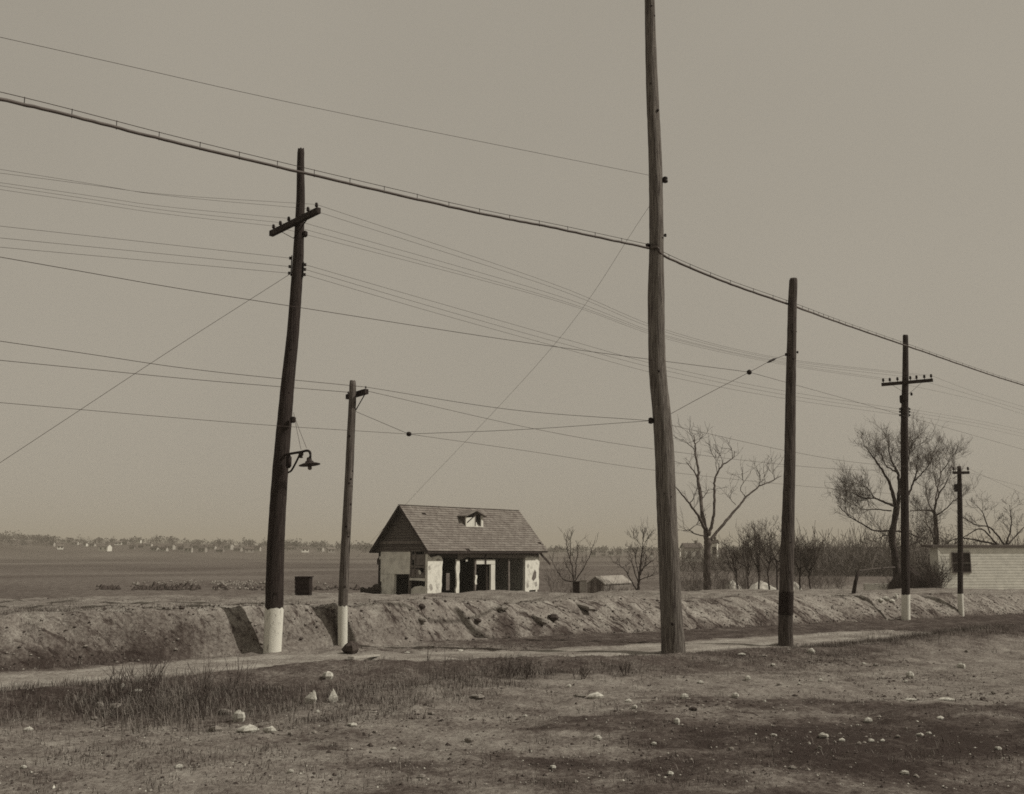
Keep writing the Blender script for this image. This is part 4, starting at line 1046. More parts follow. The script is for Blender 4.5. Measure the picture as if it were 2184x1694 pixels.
# thicket of saplings round the banded pole, each one its own
THK = [(1572, 1252, 1165, 'leaning'), (1596, 1250, 1150, 'slender'), (1618, 1252, 1138, 'forked'), (1640, 1252, 1126, 'tallest'), (1658, 1250, 1132, 'straight'), (1706, 1252, 1160, 'low'), (1728, 1252, 1168, 'bushy')]
for i, (px, pb, ptop, w) in enumerate(THK):
    r_ = random.Random(200 + i); L = pb - ptop
    lim = [(4, 2.6, [(px, pb), (px + r_.uniform(-3, 3), pb - L * .25), (px + r_.uniform(-4, 4), pb - L * .45)])]
    for _ in range(6):
        a = r_.uniform(-.75, .75); h = r_.uniform(.7, 1.0) * L
        lim.append((2.2, .7, [(px, pb - L * r_.uniform(.2, .45)), (px + a * h * .35, pb - h * .65), (px + a * h * .6 + r_.uniform(-4, 4), pb - h)]))
    tree('bare_sapling', '%s bare sapling %s' % (w, ('at the left end of the thicket by the banded pole', 'second from the left in the thicket', 'third from the left in the thicket', 'of the thicket left of the banded pole', 'nearest left of the banded pole in the thicket', 'just right of the banded pole', 'farther right of the banded pole')[i]), 'tree',
         (px, pb), 58 + r_.uniform(-3, 3), lim, 210 + i, lambda x, y: (x, y), twig_levels=2, twig_len=.8, nch=3, per=7, up=.5, tr=.007, twig_r=.012, group='saplings in the thicket', hide_base=.8, twig_mat=M_TWIG_P)

# brush: uncountable twigs along the far edge of the bank
def brush(name, label, spots, m, seed, tr=.006, kind='stuff'):
    r_ = random.Random(seed); out = []
    for (px0, px1, ptop, pbase, Y0, Y1, n) in spots:
        for _ in range(n):
            px = r_.uniform(px0, px1); Y = r_.uniform(Y0, Y1); p = at(px, pbase, Y); p.z = min(p.z, Hs(p.x, Y)) - .05
            h = at(px, ptop, Y).z - p.z
            sprout(r_, p, (r_.gauss(0, .35), r_.gauss(0, .35), 1), h * r_.uniform(.45, 1.0), tr * 1.6, 1, out, .25, .55, 4)
    cb = MB()
    for pts, rad, lev in out: cb.tube(pts, [max(tr, x) for x in rad], 3, caps=False)
    o = cb.build(name, m); o['kind'] = kind; o['label'] = label; o['category'] = 'brush'; return o
brush('brush', 'tangled bare brush along the far edge of the bank', [(1435, 1600, 1205, 1262, 50, 60, 170), (1570, 1700, 1185, 1262, 74, 82, 90), (1690, 1800, 1205, 1258, 62, 80, 120), (1880, 2000, 1225, 1260, 56, 66, 120), (1985, 2008, 1200, 1260, 56, 60, 40), (1290, 1345, 1243, 1265, 49, 52, 40), (1205, 1225, 1245, 1265, 50, 54, 30), (1170, 1230, 1200, 1262, 62, 70, 36)], M_TWIG_P, 301, tr=.005)
brush('brush', 'dark tangled bushes at the corner of the white house', [(1978, 2008, 1196, 1262, 54, 56, 90), (1955, 1985, 1232, 1262, 54, 56, 50)], M_TWIG, 303, tr=.007)
brush('woodland', 'dense grey leafless woodland closing the view behind the poles', [(1690, 2020, 1158, 1250, 120, 165, 1000), (1900, 2230, 1166, 1250, 120, 160, 700), (1430, 1700, 1180, 1245, 150, 200, 420)], mat('woodland_twigs', .11, .17, 2), 302, tr=.03)

# ------------------------------------------------------------------ far hill side: woods and houses
HSP = [(q[0], 900) for q in ((128,), (160,), (182,), (198,), (224,), (252,), (268,), (300,), (318,), (350,), (385,), (402,), (432,), (452,), (488,), (508,), (548,), (650,), (705,), (1220,), (1266,), (1303,), (1320,), (1445,), (1466,))]
def far_woods():
    r_ = random.Random(401); mb = MB(); n = 0
    while n < 2600:
        px = r_.uniform(-120, 2300); Y = r_.uniform(560, 1000)
        x = (px - CX) / F * Y * cth
        if px > 900 and r_.random() < .3: continue
        if Y < 640: continue
        if Y < 780 and r_.random() < .72: continue
        if any(abs(px - q) < 10 and Y < qy for q, qy in HSP): continue
        z = Hs(x, Y); n += 1
        w = r_.uniform(1.8, 4.2); cl_ = float(fbm(np.array([px * .012]), np.array([Y * .01]), 405, 3)[0]); w *= .6 + .9 * cl_; h = r_.uniform(2.6, 5.2) * (.35 + 1.5 * cl_)
        for _ in range(22):
            a = r_.uniform(0, 6.283); q = math.sqrt(r_.random()); hh = r_.random() ** .8
            prof = math.sin(math.pi * min(1, .12 + hh * .88)) ** .6
            c = Vector((x + math.cos(a) * q * w * prof, Y + math.sin(a) * q * w * prof, z + hh * h)); s_ = r_.uniform(.35, .95)
            t1 = Vector((r_.gauss(0, 1), r_.gauss(0, 1), r_.gauss(0, 1))).normalized() * s_; t2 = Vector((r_.gauss(0, 1), r_.gauss(0, 1), r_.gauss(0, 1))).normalized() * s_
            mb.add([c + t1, c + t2, c - (t1 + t2) * .6], ((0, 1, 2),))
    o = mb.build('far_woods', mat('far_wood', .045, .075, .1)); o['kind'] = 'stuff'; o['label'] = 'hazy leafless woods on the far hills'; o['category'] = 'woods'
far_woods()
M_FH = [mat('far_house_wall_%d' % i, v) for i, v in enumerate((.28, .4, .2, .72))]
M_FR = [mat('far_roof_%d' % i, v) for i, v in enumerate((.06, .1, .16))]
def far_house(px, py, Y, w, h, wallm, roofm, label, seed, group='far-off houses on the hills'):
    """small gabled house: walls with eaves, roof slab, a chimney and two window holes set in"""
    r_ = random.Random(seed)
    if Y is None:
        p = hit(px, py); Y = p.y if p.y > 430 else 840 + r_.uniform(-60, 40); w = w * Y / F
    p = at(px, py, Y); p.z = min(p.z, Hs(p.x, Y) + .2); g_ = Hs(p.x, Y); z0 = min(g_, p.z) - .5; zb = p.z
    root = thing('far_house', label, 'house', (p.x, Y, z0), group)
    a = r_.uniform(-.6, .6); ca, sa = math.cos(a), math.sin(a); D = w * .5
    f = lambda x, y, z: Vector((p.x + x * ca - y * sa, Y + x * sa + y * ca, z))
    ze = zb + h; zr = ze + D * .38
    mb = MB(); poly = [(-D / 2, z0), (D / 2, z0), (D / 2, ze), (0, zr), (-D / 2, ze)]
    mb.prism(poly, -w / 2, w / 2, lambda y, z, x: f(x, y, z)); mb.build('wall', wallm, root)
    mb = MB(); o_ = .35; sl_ = (zr - ze) / (D / 2)
    mb.prism([(-D / 2 - o_, ze - o_ * sl_ + .05), (0, zr + .05), (D / 2 + o_, ze - o_ * sl_ + .05), (D / 2 + o_, ze - o_ * sl_ + .3), (0, zr + .3), (-D / 2 - o_, ze - o_ * sl_ + .3)], -w / 2 - .3, w / 2 + .3, lambda y, z, x: f(x, y, z))
    rf = mb.build('roof', roofm, root)
    mb = MB(); mb.prism([(-.35, zr - .4), (.35, zr - .4), (.35, zr + 1.1), (-.35, zr + 1.1)], w * .2, w * .2 + .7, lambda y, z, x: f(x, y, z)); mb.build('chimney', M_FR[1], rf)
    for k in (-.25, .25):
        mb = MB(); mb.prism([(k * w - .55, zb + h * .35), (k * w + .55, zb + h * .35), (k * w + .55, zb + h * .8), (k * w - .55, zb + h * .8)], -D / 2 - .04, -D / 2 + .3, lambda x, z, y: f(x, y, z)); mb.build('window', M_FR[0], root)
LEFT = [(128,1172,7),(112,1165,6),(160,1163,8),(150,1152,8),(182,1166,6),(198,1166,7),(204,1157,5),(252,1163,8),(268,1161,9),(262,1155,6),(296,1157,6),(282,1172,6),(300,1170,6),(318,1166,8),(330,1176,9),(350,1176,9),(366,1172,9),(385,1175,7),(402,1178,9),(418,1171,8),(432,1178,10),(452,1172,10),(470,1178,9),(488,1172,12),(508,1176,10),(530,1179,11),(548,1176,9),(620,1176,8),(650,1178,9),(684,1176,8),(705,1179,9)]
for i, (px, py, w) in enumerate(LEFT):
    r_ = random.Random(500 + i)
    far_house(px, py, None, w * 1.7, r_.uniform(1.5, 2.4), M_FH[r_.choice((0, 1, 1, 2, 3))], M_FR[r_.randrange(3)], 'tiny pale far-off house among woods on the left-hand hillside', 600 + i, 'far-off houses on the left-hand hillside')
far_house(224, 1176, None, 25, 2.8, M_FH[3], M_FR[2], 'bright white far-off house standing out on the left-hand hillside', 700)
RIGHT = [(1220,1189,5),(1266,1186,7),(1303,1184,7),(1320,1186,8),(1287,1190,5),(1445,1185,8),(1466,1190,9),(1390,1184,6)]
for i, (px, py, w) in enumerate(RIGHT):
    r_ = random.Random(540 + i); Y = r_.uniform(520, 640)
    far_house(px, py, Y, w * Y / F * 1.5, r_.uniform(1.8, 3.0), M_FH[r_.choice((1, 1, 3))], M_FR[r_.randrange(3)], 'tiny pale far-off house on the skyline right of the ruined building', 640 + i, 'far-off houses right of the ruined building')
far_house(1519, 1201, 300, 3.4, 6.0, M_FH[3], M_FR[0], 'narrow white far-off house just right of the tall bare tree trunk', 741)
far_house(1535, 1183, 380, 5.5, 2.6, M_FH[1], M_FR[1], 'pale far-off house with dark roof right of the tall bare tree', 742)
far_house(1476, 1205, 320, 6.0, 5.5, M_FH[1], M_FR[1], 'pale gabled far-off house just left of the tall bare tree trunk', 743)

# ------------------------------------------------------------------ white clapboard house on the right
M_SIDING = mat('white_siding', .6, .75, 3, (1, 1, 1), .2, 20, .9)
M_PANE = mat('dark_window_glass', .02, .03, 3, rough=.25)
YW = 57.0
w0 = at(2006, 1250, YW); w1 = at(2275, 1250, YW); wz0, wz1 = w0.z - .05, at(2006, 1168, YW).z
wx = (w1 - w0).normalized(); wx = Vector((math.cos(.15), math.sin(.15), 0)); wy = Vector((-wx.y, wx.x, 0)); WL = 7.4
wh = thing('white_house', 'white clapboard house with a dark sash window at the right edge', 'house', (w0.x, w0.y, wz0 - 1.0))
fw = lambda x, y, z: Vector((w0.x, w0.y, 0)) + wx * x + wy * y + Vector((0, 0, z))
wpx = lambda px: (((px - CX) / F) * w0.y * cth - w0.x) / (wx.x - ((px - CX) / F) * wx.y * cth)
wa, wb_ = wpx(2029.5), wpx(2067); wza, wzb = at(2048, 1220, YW).z, at(2048, 1180, YW).z
mb = MB(); mb.prism([(0.04, wz0 - 1), (WL, wz0 - 1), (WL, wz1), (0.04, wz1)], .03, .95, lambda x, z, y: fw(x, y, z)); mb.build('wall', M_SIDING, wh)
nb = 15; st_ = (wz1 - wz0 + .2) / nb
for i in range(nb):
    z0 = wz0 - .2 + i * st_
    segs = [(0, WL)] if (z0 + st_ < wza or z0 > wzb) else [(0, wa), (wb_, WL)]
    for s0, s1 in segs:
        mb = MB(); mb.add([fw(s0, -.014, z0), fw(s1, -.014, z0), fw(s1, -.006, z0 + st_), fw(s0, -.006, z0 + st_), fw(s0, .028, z0), fw(s1, .028, z0), fw(s1, .028, z0 + st_), fw(s0, .028, z0 + st_)], ((0,1,2,3),(7,6,5,4),(0,4,5,1),(1,5,6,2),(2,6,7,3),(3,7,4,0)))
        mb.build('clapboard', M_SIDING, wh)
mb = MB(); mb.box((0, 0, 0), (.001, .001, .001)) if False else None
mb = MB(); mb.prism([(-.06, wz0 - .22), (.07, wz0 - .22), (.07, wz1), (-.06, wz1)], -.06, -.036, lambda x, z, y: fw(x, y, z)); mb.build('corner_board', M_SIDING, wh)
mb = MB(); mb.prism([(-.4, wz1), (WL + .4, wz1), (WL + .4, wz1 + .14), (-.4, wz1 + .14)], -.10, 1.1, lambda x, z, y: fw(x, y, z + y * .02)); mb.build('roof', mat('tar_roof', .10, .14, 2), wh)
mb = MB(); mb.prism([(-.1, wz0 - 1.0), (WL, wz0 - 1.0), (WL, wz0 - .2), (-.1, wz0 - .2)], -.02, .02, lambda x, z, y: fw(x, y, z)); mb.build('foundation', M_TIMBER, wh)
mb = MB(); mb.prism([(wa, wza), (wb_, wza), (wb_, wzb), (wa, wzb)], -.012, .02, lambda x, z, y: fw(x, y, z)); win = mb.build('window', M_PANE, wh)
wm = (wza + wzb) / 2 - .03
for (x0, x1, z0, z1) in ((wa - .05, wa, wza - .05, wzb + .05), (wb_, wb_ + .05, wza - .05, wzb + .05), (wa, wb_, wza - .07, wza), (wa, wb_, wzb, wzb + .06), (wa, wb_, wm - .02, wm + .02), ((wa + wb_) / 2 - .015, (wa + wb_) / 2 + .015, wza, wm - .02)):
    mb = MB(); mb.prism([(x0, z0), (x1, z0), (x1, z1), (x0, z1)], -.045, -.013, lambda x, z, y: fw(x, y, z)); mb.build('frame', M_GREYWOOD, win)

# ------------------------------------------------------------------ low shed, boxes, posts, mounds behind the bank
def box_thing(name, label, cat, px0, px1, py0, py1, Y, m, depth=.4, slats=5, lean=0.0):
    a = at(px0, py1, Y); b = at(px1, py0, Y); zt_ = b.z; zg_ = min(Hs((a.x + b.x) / 2, Y), a.z) - .05
    root = thing(name, label, cat, ((a.x + b.x) / 2, Y, zg_))
    mb = MB(); mb.box((a.x + .012, Y + .012, zg_), (b.x - .012, Y + depth, zt_ - .012)); mb.build('body', M_INSIDE if m is not M_STUCCO else m, root)
    hh = (zt_ - zg_) / slats
    for i in range(slats):
        mb = MB(); mb.box((a.x + lean * i, Y - .012, zg_ + i * hh + .006), (b.x + lean * i, Y + .01, zg_ + (i + 1) * hh - .004)); mb.build('slat', m, root)
    mb = MB(); mb.box((a.x - .015, Y - .02, zt_ - .01), (b.x + .02, Y + depth + .02, zt_ + .015)); mb.build('lid', m, root)
    return root
M_DARKBOX = mat('dark_box_wood', .022, .04, 5, (1, 1, 4), .3, 30)
box_thing('wooden_box', 'dark square wooden box on the bank between the street lamp pole and short pole', 'box', 629, 661, 1231, 1264, 27.2, M_DARKBOX, .42, 5, -.004)
box_thing('wooden_box', 'small upright dark box on the bank left of the low shed', 'box', 1222, 1236, 1241, 1264, 44, M_DARKBOX, .3, 4)
box_thing('board_panel', 'pale upright board panel between the small dark box and the low shed', 'panel', 1236.5, 1251, 1238, 1266, 47, mat('pale_board', .2, .3, 4), .1, 3)
YS_ = 50.0
sa_, sb_ = at(1253, 1266, YS_), at(1289, 1266, YS_); sx0, sx1 = sa_.x, sb_.x; sg = min(Hs(sx0, YS_), sa_.z) - .1; se, sr = at(1270, 1245, YS_).z, at(1269, 1231, YS_).z
shed = thing('low_shed', 'low weathered shed with pale gabled roof beyond the bank', 'shed', ((sx0 + sx1) / 2, YS_, sg))
ax_ = Vector((.55, .835, 0)); fsh = lambda x, t, z: Vector((x + ax_.x * t, YS_ + ax_.y * t, z)); SLn = 2.9; sm_ = (sx0 + sx1) / 2
mb = MB(); mb.prism([(sx0, sg), (sx1, sg), (sx1, se), (sm_, sr - .02), (sx0, se)], 0, SLn, lambda x, z, t: fsh(x, t, z)); mb.build('wall', mat('pale_shed_wall', .16, .26, 3), shed)
mb = MB(); mb.prism([(sx0 - .05, se - .03), (sm_, sr), (sx1 + .06, se - .05), (sx1 + .06, se + .0), (sm_, sr + .05), (sx0 - .05, se + .02)], -.06, SLn + .06, lambda x, z, t: fsh(x, t, z)); mb.build('roof', mat('pale_shed_roof', .24, .34, 3), shed)
for k in range(5):
    xa = sx0 + (sx1 - sx0) * k / 5; xb = sx0 + (sx1 - sx0) * (k + .94) / 5; zc = lambda x: sr - .06 - (sr - se) * abs(x - sm_) / ((sx1 - sx0) / 2)
    mb = MB(); mb.prism([(xa, sg), (xb, sg), (xb, zc(xb)), (xa, zc(xa))], -.03, -.004, lambda x, z, t: fsh(x, t, z)); mb.build('plank', M_BARK_L if k % 2 else M_GREYWOOD, shed)
# leaning post with a rail
lp0 = hit(1818, 1266); lpr = at(1831, 1218, lp0.y)
lpo = thing('leaning_post', 'dark leaning post with a thin rail in front of the woodland', 'post', lp0)
mb = MB(); mb.tube([lp0 - Vector((0, 0, .2)), lp0.lerp(lpr, .5), lpr], [.085, .075, .06], 8); mb.build('post', M_POLE_DARK, lpo, smooth=True)
mb = MB(); mb.tube(catmull([lpr, at(1868, 1213, lp0.y + 2), at(1908, 1210, lp0.y + 5)], 6), .035, 6); mb.build('rail', M_POLE_BROWN, lpo, smooth=True)

def mound(name, label, cat, px, py, Y, w, h, d, m, seed, group=None, sharp=.6):
    p = at(px, py, Y); g_ = min(Hs(p.x, Y), p.z); n, k = 26, 9
    mb = MB(); vs_ = []; fs_ = []
    for i in range(k):
        q = i / (k - 1)
        for j in range(n):
            a = 2 * math.pi * j / n
            rr = (1 - q) * (1 + .18 * math.sin(3 * a + seed) + .1 * math.sin(7 * a + seed * 3))
            x = p.x + math.cos(a) * rr * w / 2; y = Y + math.sin(a) * rr * d / 2
            zz_ = g_ - .15 + (p.z - g_ + h + .15) * (q ** sharp) + .06 * h * math.sin(5 * a + i + seed)
            vs_.append((x, y, zz_))
    for i in range(k - 1):
        for j in range(n):
            j2 = (j + 1) % n; fs_.append((i * n + j, i * n + j2, (i + 1) * n + j2, (i + 1) * n + j))
    mb.add(vs_, fs_); o = mb.build(name, m, smooth=True, origin=(p.x, Y, g_)); return tag(o, label, cat, group)
M_SAND = mat('pale_sand', .34, .48, 2, bump=.5, bscale=6); M_ASH = mat('dark_ash', .03, .06, 3, bump=.6, bscale=6)
mound('sand_mound', 'pale sand mound behind the brush left of the banded pole', 'mound', 1562, 1262, 64, 1.9, .72, 2.0, M_SAND, 1, 'pale sand mounds')
mound('sand_mound', 'long pale sand mound behind the sapling stems', 'mound', 1622, 1262, 72, 2.6, .75, 2.0, M_SAND, 2, 'pale sand mounds')
mound('sand_mound', 'pale sand mound just right of the banded pole', 'mound', 1692, 1262, 66, 1.4, .72, 1.6, M_SAND, 3, 'pale sand mounds')
mound('ash_heap', 'dark peaked heap at the foot of the broad bushy tree', 'heap', 1940, 1258, 57, 2.2, 1.35, 2.0, M_ASH, 4)
p0, p1 = at(1846, 1252, 66), at(1906, 1252, 66); zz0 = min(Hs(p0.x, 66), Hs(p1.x, 66)) - .3
mb = MB()
nseg = 8
for i in range(nseg):
    x0 = p0.x + (p1.x - p0.x) * i / nseg; x1 = p0.x + (p1.x - p0.x) * (i + .985) / nseg; t_ = at(1876, 1245 + (i % 3) * .6, 66).z
    mb.box((x0, 66, zz0), (x1, 66.4, t_))
tag(mb.build('garden_wall', mat('whitewashed_stone', .4, .55, 3, bump=.4), origin=(p0.x, 66, zz0)), 'low whitewashed wall behind the leaning post', 'wall')

# ------------------------------------------------------------------ stones
def rock_mesh(seed, m, flat=.6, pointy=0.0):
    r_ = random.Random(seed); n, k = 7, 5; mb = MB(); vs_ = []; fs_ = []
    ph = [r_.uniform(0, 6.28) for _ in range(4)]
    for i in range(k):
        e = -math.pi / 2 + math.pi * (i + .35) / (k - .3); q = math.cos(e) * (1 - pointy * max(0, math.sin(e)))
        for j in range(n):
            a = 2 * math.pi * j / n
            rr = 1 + .17 * math.sin(2 * a + ph[0]) + .12 * math.sin(3 * a + ph[1]) + r_.uniform(-.2, .2)
            vs_.append((.5 * q * rr * math.cos(a), .5 * q * rr * math.sin(a), .5 * math.sin(e) * (1 + r_.uniform(-.22, .22))))
    for i in range(k - 1):
        for j in range(n):
            j2 = (j + 1) % n; fs_.append((i * n + j, i * n + j2, (i + 1) * n + j2, (i + 1) * n + j))
    fs_.append(tuple(range(n - 1, -1, -1))); fs_.append(tuple((k - 1) * n + j for j in range(n)))
    mb.add(vs_, fs_); return mb.mesh('stone', m)
M_STONE_W = mat('pale_stone', .34, .55, 5, bump=.5, bscale=20, lo=.3, hi=.6); M_STONE_G = mat('grey_stone', .17, .3, 5, bump=.5, bscale=20); M_STONE_D = mat('dark_stone', .045, .09, 5, bump=.5, bscale=20)
RK = {}
for key, m_ in (('w', M_STONE_W), ('g', M_STONE_G), ('d', M_STONE_D)): RK[key] = [rock_mesh(800 + i, m_) for i in range(5)]
RKP = [rock_mesh(830 + i, M_STONE_W, pointy=.75) for i in range(2)]
rs_ = random.Random(9)
def stone(px, py, w, h, label, key='w', group=None, tilt=0.0, mesh=None, name='stone', cat='stone', sink=.22, dep=.8):
    p = hit(px, py); k = p.y / F
    o = bpy.data.objects.new(name, mesh or rs_.choice(RK[key])); COL.objects.link(o)
    W, Hh = w * k, h * k * 1.12
    o.scale = (W, W * dep, Hh); o.rotation_euler = (rs_.uniform(-.15, .15), tilt, rs_.uniform(-.5, .5))
    o.location = (p.x, p.y, Hs(p.x, p.y) + Hh * (.5 - sink)); return tag(o, label, cat, group)
BIG = [(666,1500,24,30,'upright pointed white stone in the weeds, left of a pair below the short pole','P'),
 (712,1498,19,30,'upright pointed white stone in the weeds, right of a pair below the short pole','P'),
 (700,1448,25,17,'pale stone at the road edge straight below the short pole','w'),
 (477,1524,34,12,'long flat pale stone left of the rounded white stone in the left foreground','g'),
 (509,1538,27,25,'largest rounded white stone in the left foreground','w'),
 (529,1562,37,16,'wide white stone just below the largest rounded one in the left foreground','w'),
 (576,1563,25,14,'small white stone right of the wide white stone in the left foreground','w'),
 (461,1560,28,13,'dull grey stone left of the wide white stone in the left foreground','g'),
 (211,1512,20,15,'pale stone at the far left under the tall weeds','g'),
 (245,1510,29,11,'flat pale stone right of another under the tall weeds at far left','g'),
 (228,1528,22,9,'low pale stone below two others at far left','g'),
 (1020,1488,31,7,'thin flat pale stone below the dark grass clump in mid foreground','g'),
 (1269,1490,33,13,'broad pale flat stone below the tallest pole, left of it','w'),
 (1237,1487,22,8,'dull flat stone touching the broad pale flat stone','g'),
 (1275,1577,15,10,'lone white stone near the bottom centre','w'),
 (1001,1582,17,10,'pale stone near the bottom, left of centre','g'),
 (1444,1545,15,15,'slanting white stone near the bottom below the tallest pole','w'),
 (1460,1490,18,12,'round white stone below the tallest pole','w'),
 (1569,1488,17,11,'round pale stone right of the one below the tallest pole','w'),
 (1479,1514,17,7,'dark flat stone below the tallest pole','d'),
 (1595,1452,13,11,'pointed white stone left of the banded pole\'s foot','w'),
 (1730,1393,14,11,'white stone right of the banded pole\'s foot','w'),
 (1942,1445,17,14,'large white stone on the right below the distant crossarm pole','w'),
 (2050,1425,18,12,'round white stone at the right edge below the smallest pole','w'),
 (1852,1541,19,11,'white stone on the dark patch at lower right','w'),
 (2005,1534,15,7,'flat white stone on the dark patch near the right edge','w'),
 (1757,1574,21,10,'white stone low on the dark patch at lower right','w'),
 (2017,1493,31,5,'long thin pale stone near the right edge','w'),
 (1942,1494,25,5,'thin pale stone left of the long one near the right edge','w'),
 (869,1395,13,5,'left of two small white stones on the dark verge','w'),
 (982,1390,14,5,'right of two small white stones on the dark verge','w')]
for px, py, w, h, lab, key in BIG:
    if key == 'P': stone(px, py, w, h, lab, mesh=RKP[px % 2], tilt=.15 if px < 690 else -.12, dep=.6)
    else: stone(px, py, w, h, lab, key)
SMALL = [(619,1568,12,8),(677,1521,8,7),(752,1549,22,7),(977,1485,10,8),(1340,1498,14,7),(1354,1512,13,8),(922,1524,16,7),(1214,1466,8,7),(1494,1458,12,7),(1662,1462,12,7),(1750,1454,11,7),(1705,1461,9,5),(1868,1421,11,7),(1842,1418,8,5),(1649,1420,10,5),(2062,1392,8,6),(1932,1456,8,6),(1582,1398,20,5),(1629,1401,18,5),(1650,1571,15,6),(1795,1582,14,7),(1832,1589,10,7),(1858,1583,14,7),(1882,1582,12,6),(1915,1574,11,6),(1963,1571,16,7),(1982,1567,12,6),(1748,1600,9,9),(261,1470,10,12),(293,1475,22,6),(201,1535,18,7),(752,1549,14,7),(1395,1590,12,7),(640,1590,9,6),(840,1600,10,6),(1120,1530,9,5),(1560,1600,12,7),
 (380,1640,16,9),(620,1650,12,8),(900,1660,18,9),(1180,1640,14,8),(1430,1655,16,9),(1690,1640,15,8),(1930,1650,18,9),(2130,1600,14,8),(2120,1480,12,7),(60,1560,16,9),(50,1640,14,8)]
for i, (px, py, w, h) in enumerate(SMALL):
    stone(px, py, w, h, 'small pale stone lying loose on the foreground dirt', 'w' if i % 3 else 'g', 'small loose stones on the foreground dirt')
SLABS = [(900,1329,26,9,'tilted stone slab low on the bank right of the short pole','g',.25),(899,1299,14,10,'dark clod on the bank above the tilted slab','d',0),(1019,1330,20,9,'small dark slab on the bank below the ruined building','d',.1),
 (1073,1303,28,10,'pale slab near the top of the bank below the ruined building','g',-.25),(1150,1330,32,13,'tilted slab on the bank below the right end of the ruined building','g',.4),(1180,1325,28,14,'rough dark clod beside the tilted slab on the bank','d',0),(1245,1300,54,11,'long tilted slab on the bank left of the tallest pole','g',.18)]
for px, py, w, h, lab, key, tl in SLABS:
    stone(px, py, w, h, lab, key, tilt=tl, name='stone_slab' if key == 'g' else 'clod', cat='slab' if key == 'g' else 'clod', sink=.05, dep=.55)
stone(750, 1394, 40, 26, 'dark earth clod at the foot of the short pole', 'd', name='clod', cat='clod', sink=.2, dep=.9)
pa, pb2 = hit(748, 1407), hit(806, 1401)
mb = MB(); mb.bar(pa + Vector((0, 0, .03)), pb2 + Vector((0, 0, .03)), .1, .035); tag(mb.build('plank', mat('pale_plank', .3, .42, 6), origin=pa), 'pale plank lying beside the dark clod at the short pole', 'plank')
for i, (px, py, w, h) in enumerate(((1878,1283,14,8),(1890,1281,18,9),(1902,1284,12,7),(1912,1276,7,12))):
    stone(px, py, w, h, ('left', 'largest', 'right', 'upright')[i] + ' white rubble piece on the bank beside the distant crossarm pole', 'w', 'white rubble beside the distant crossarm pole')
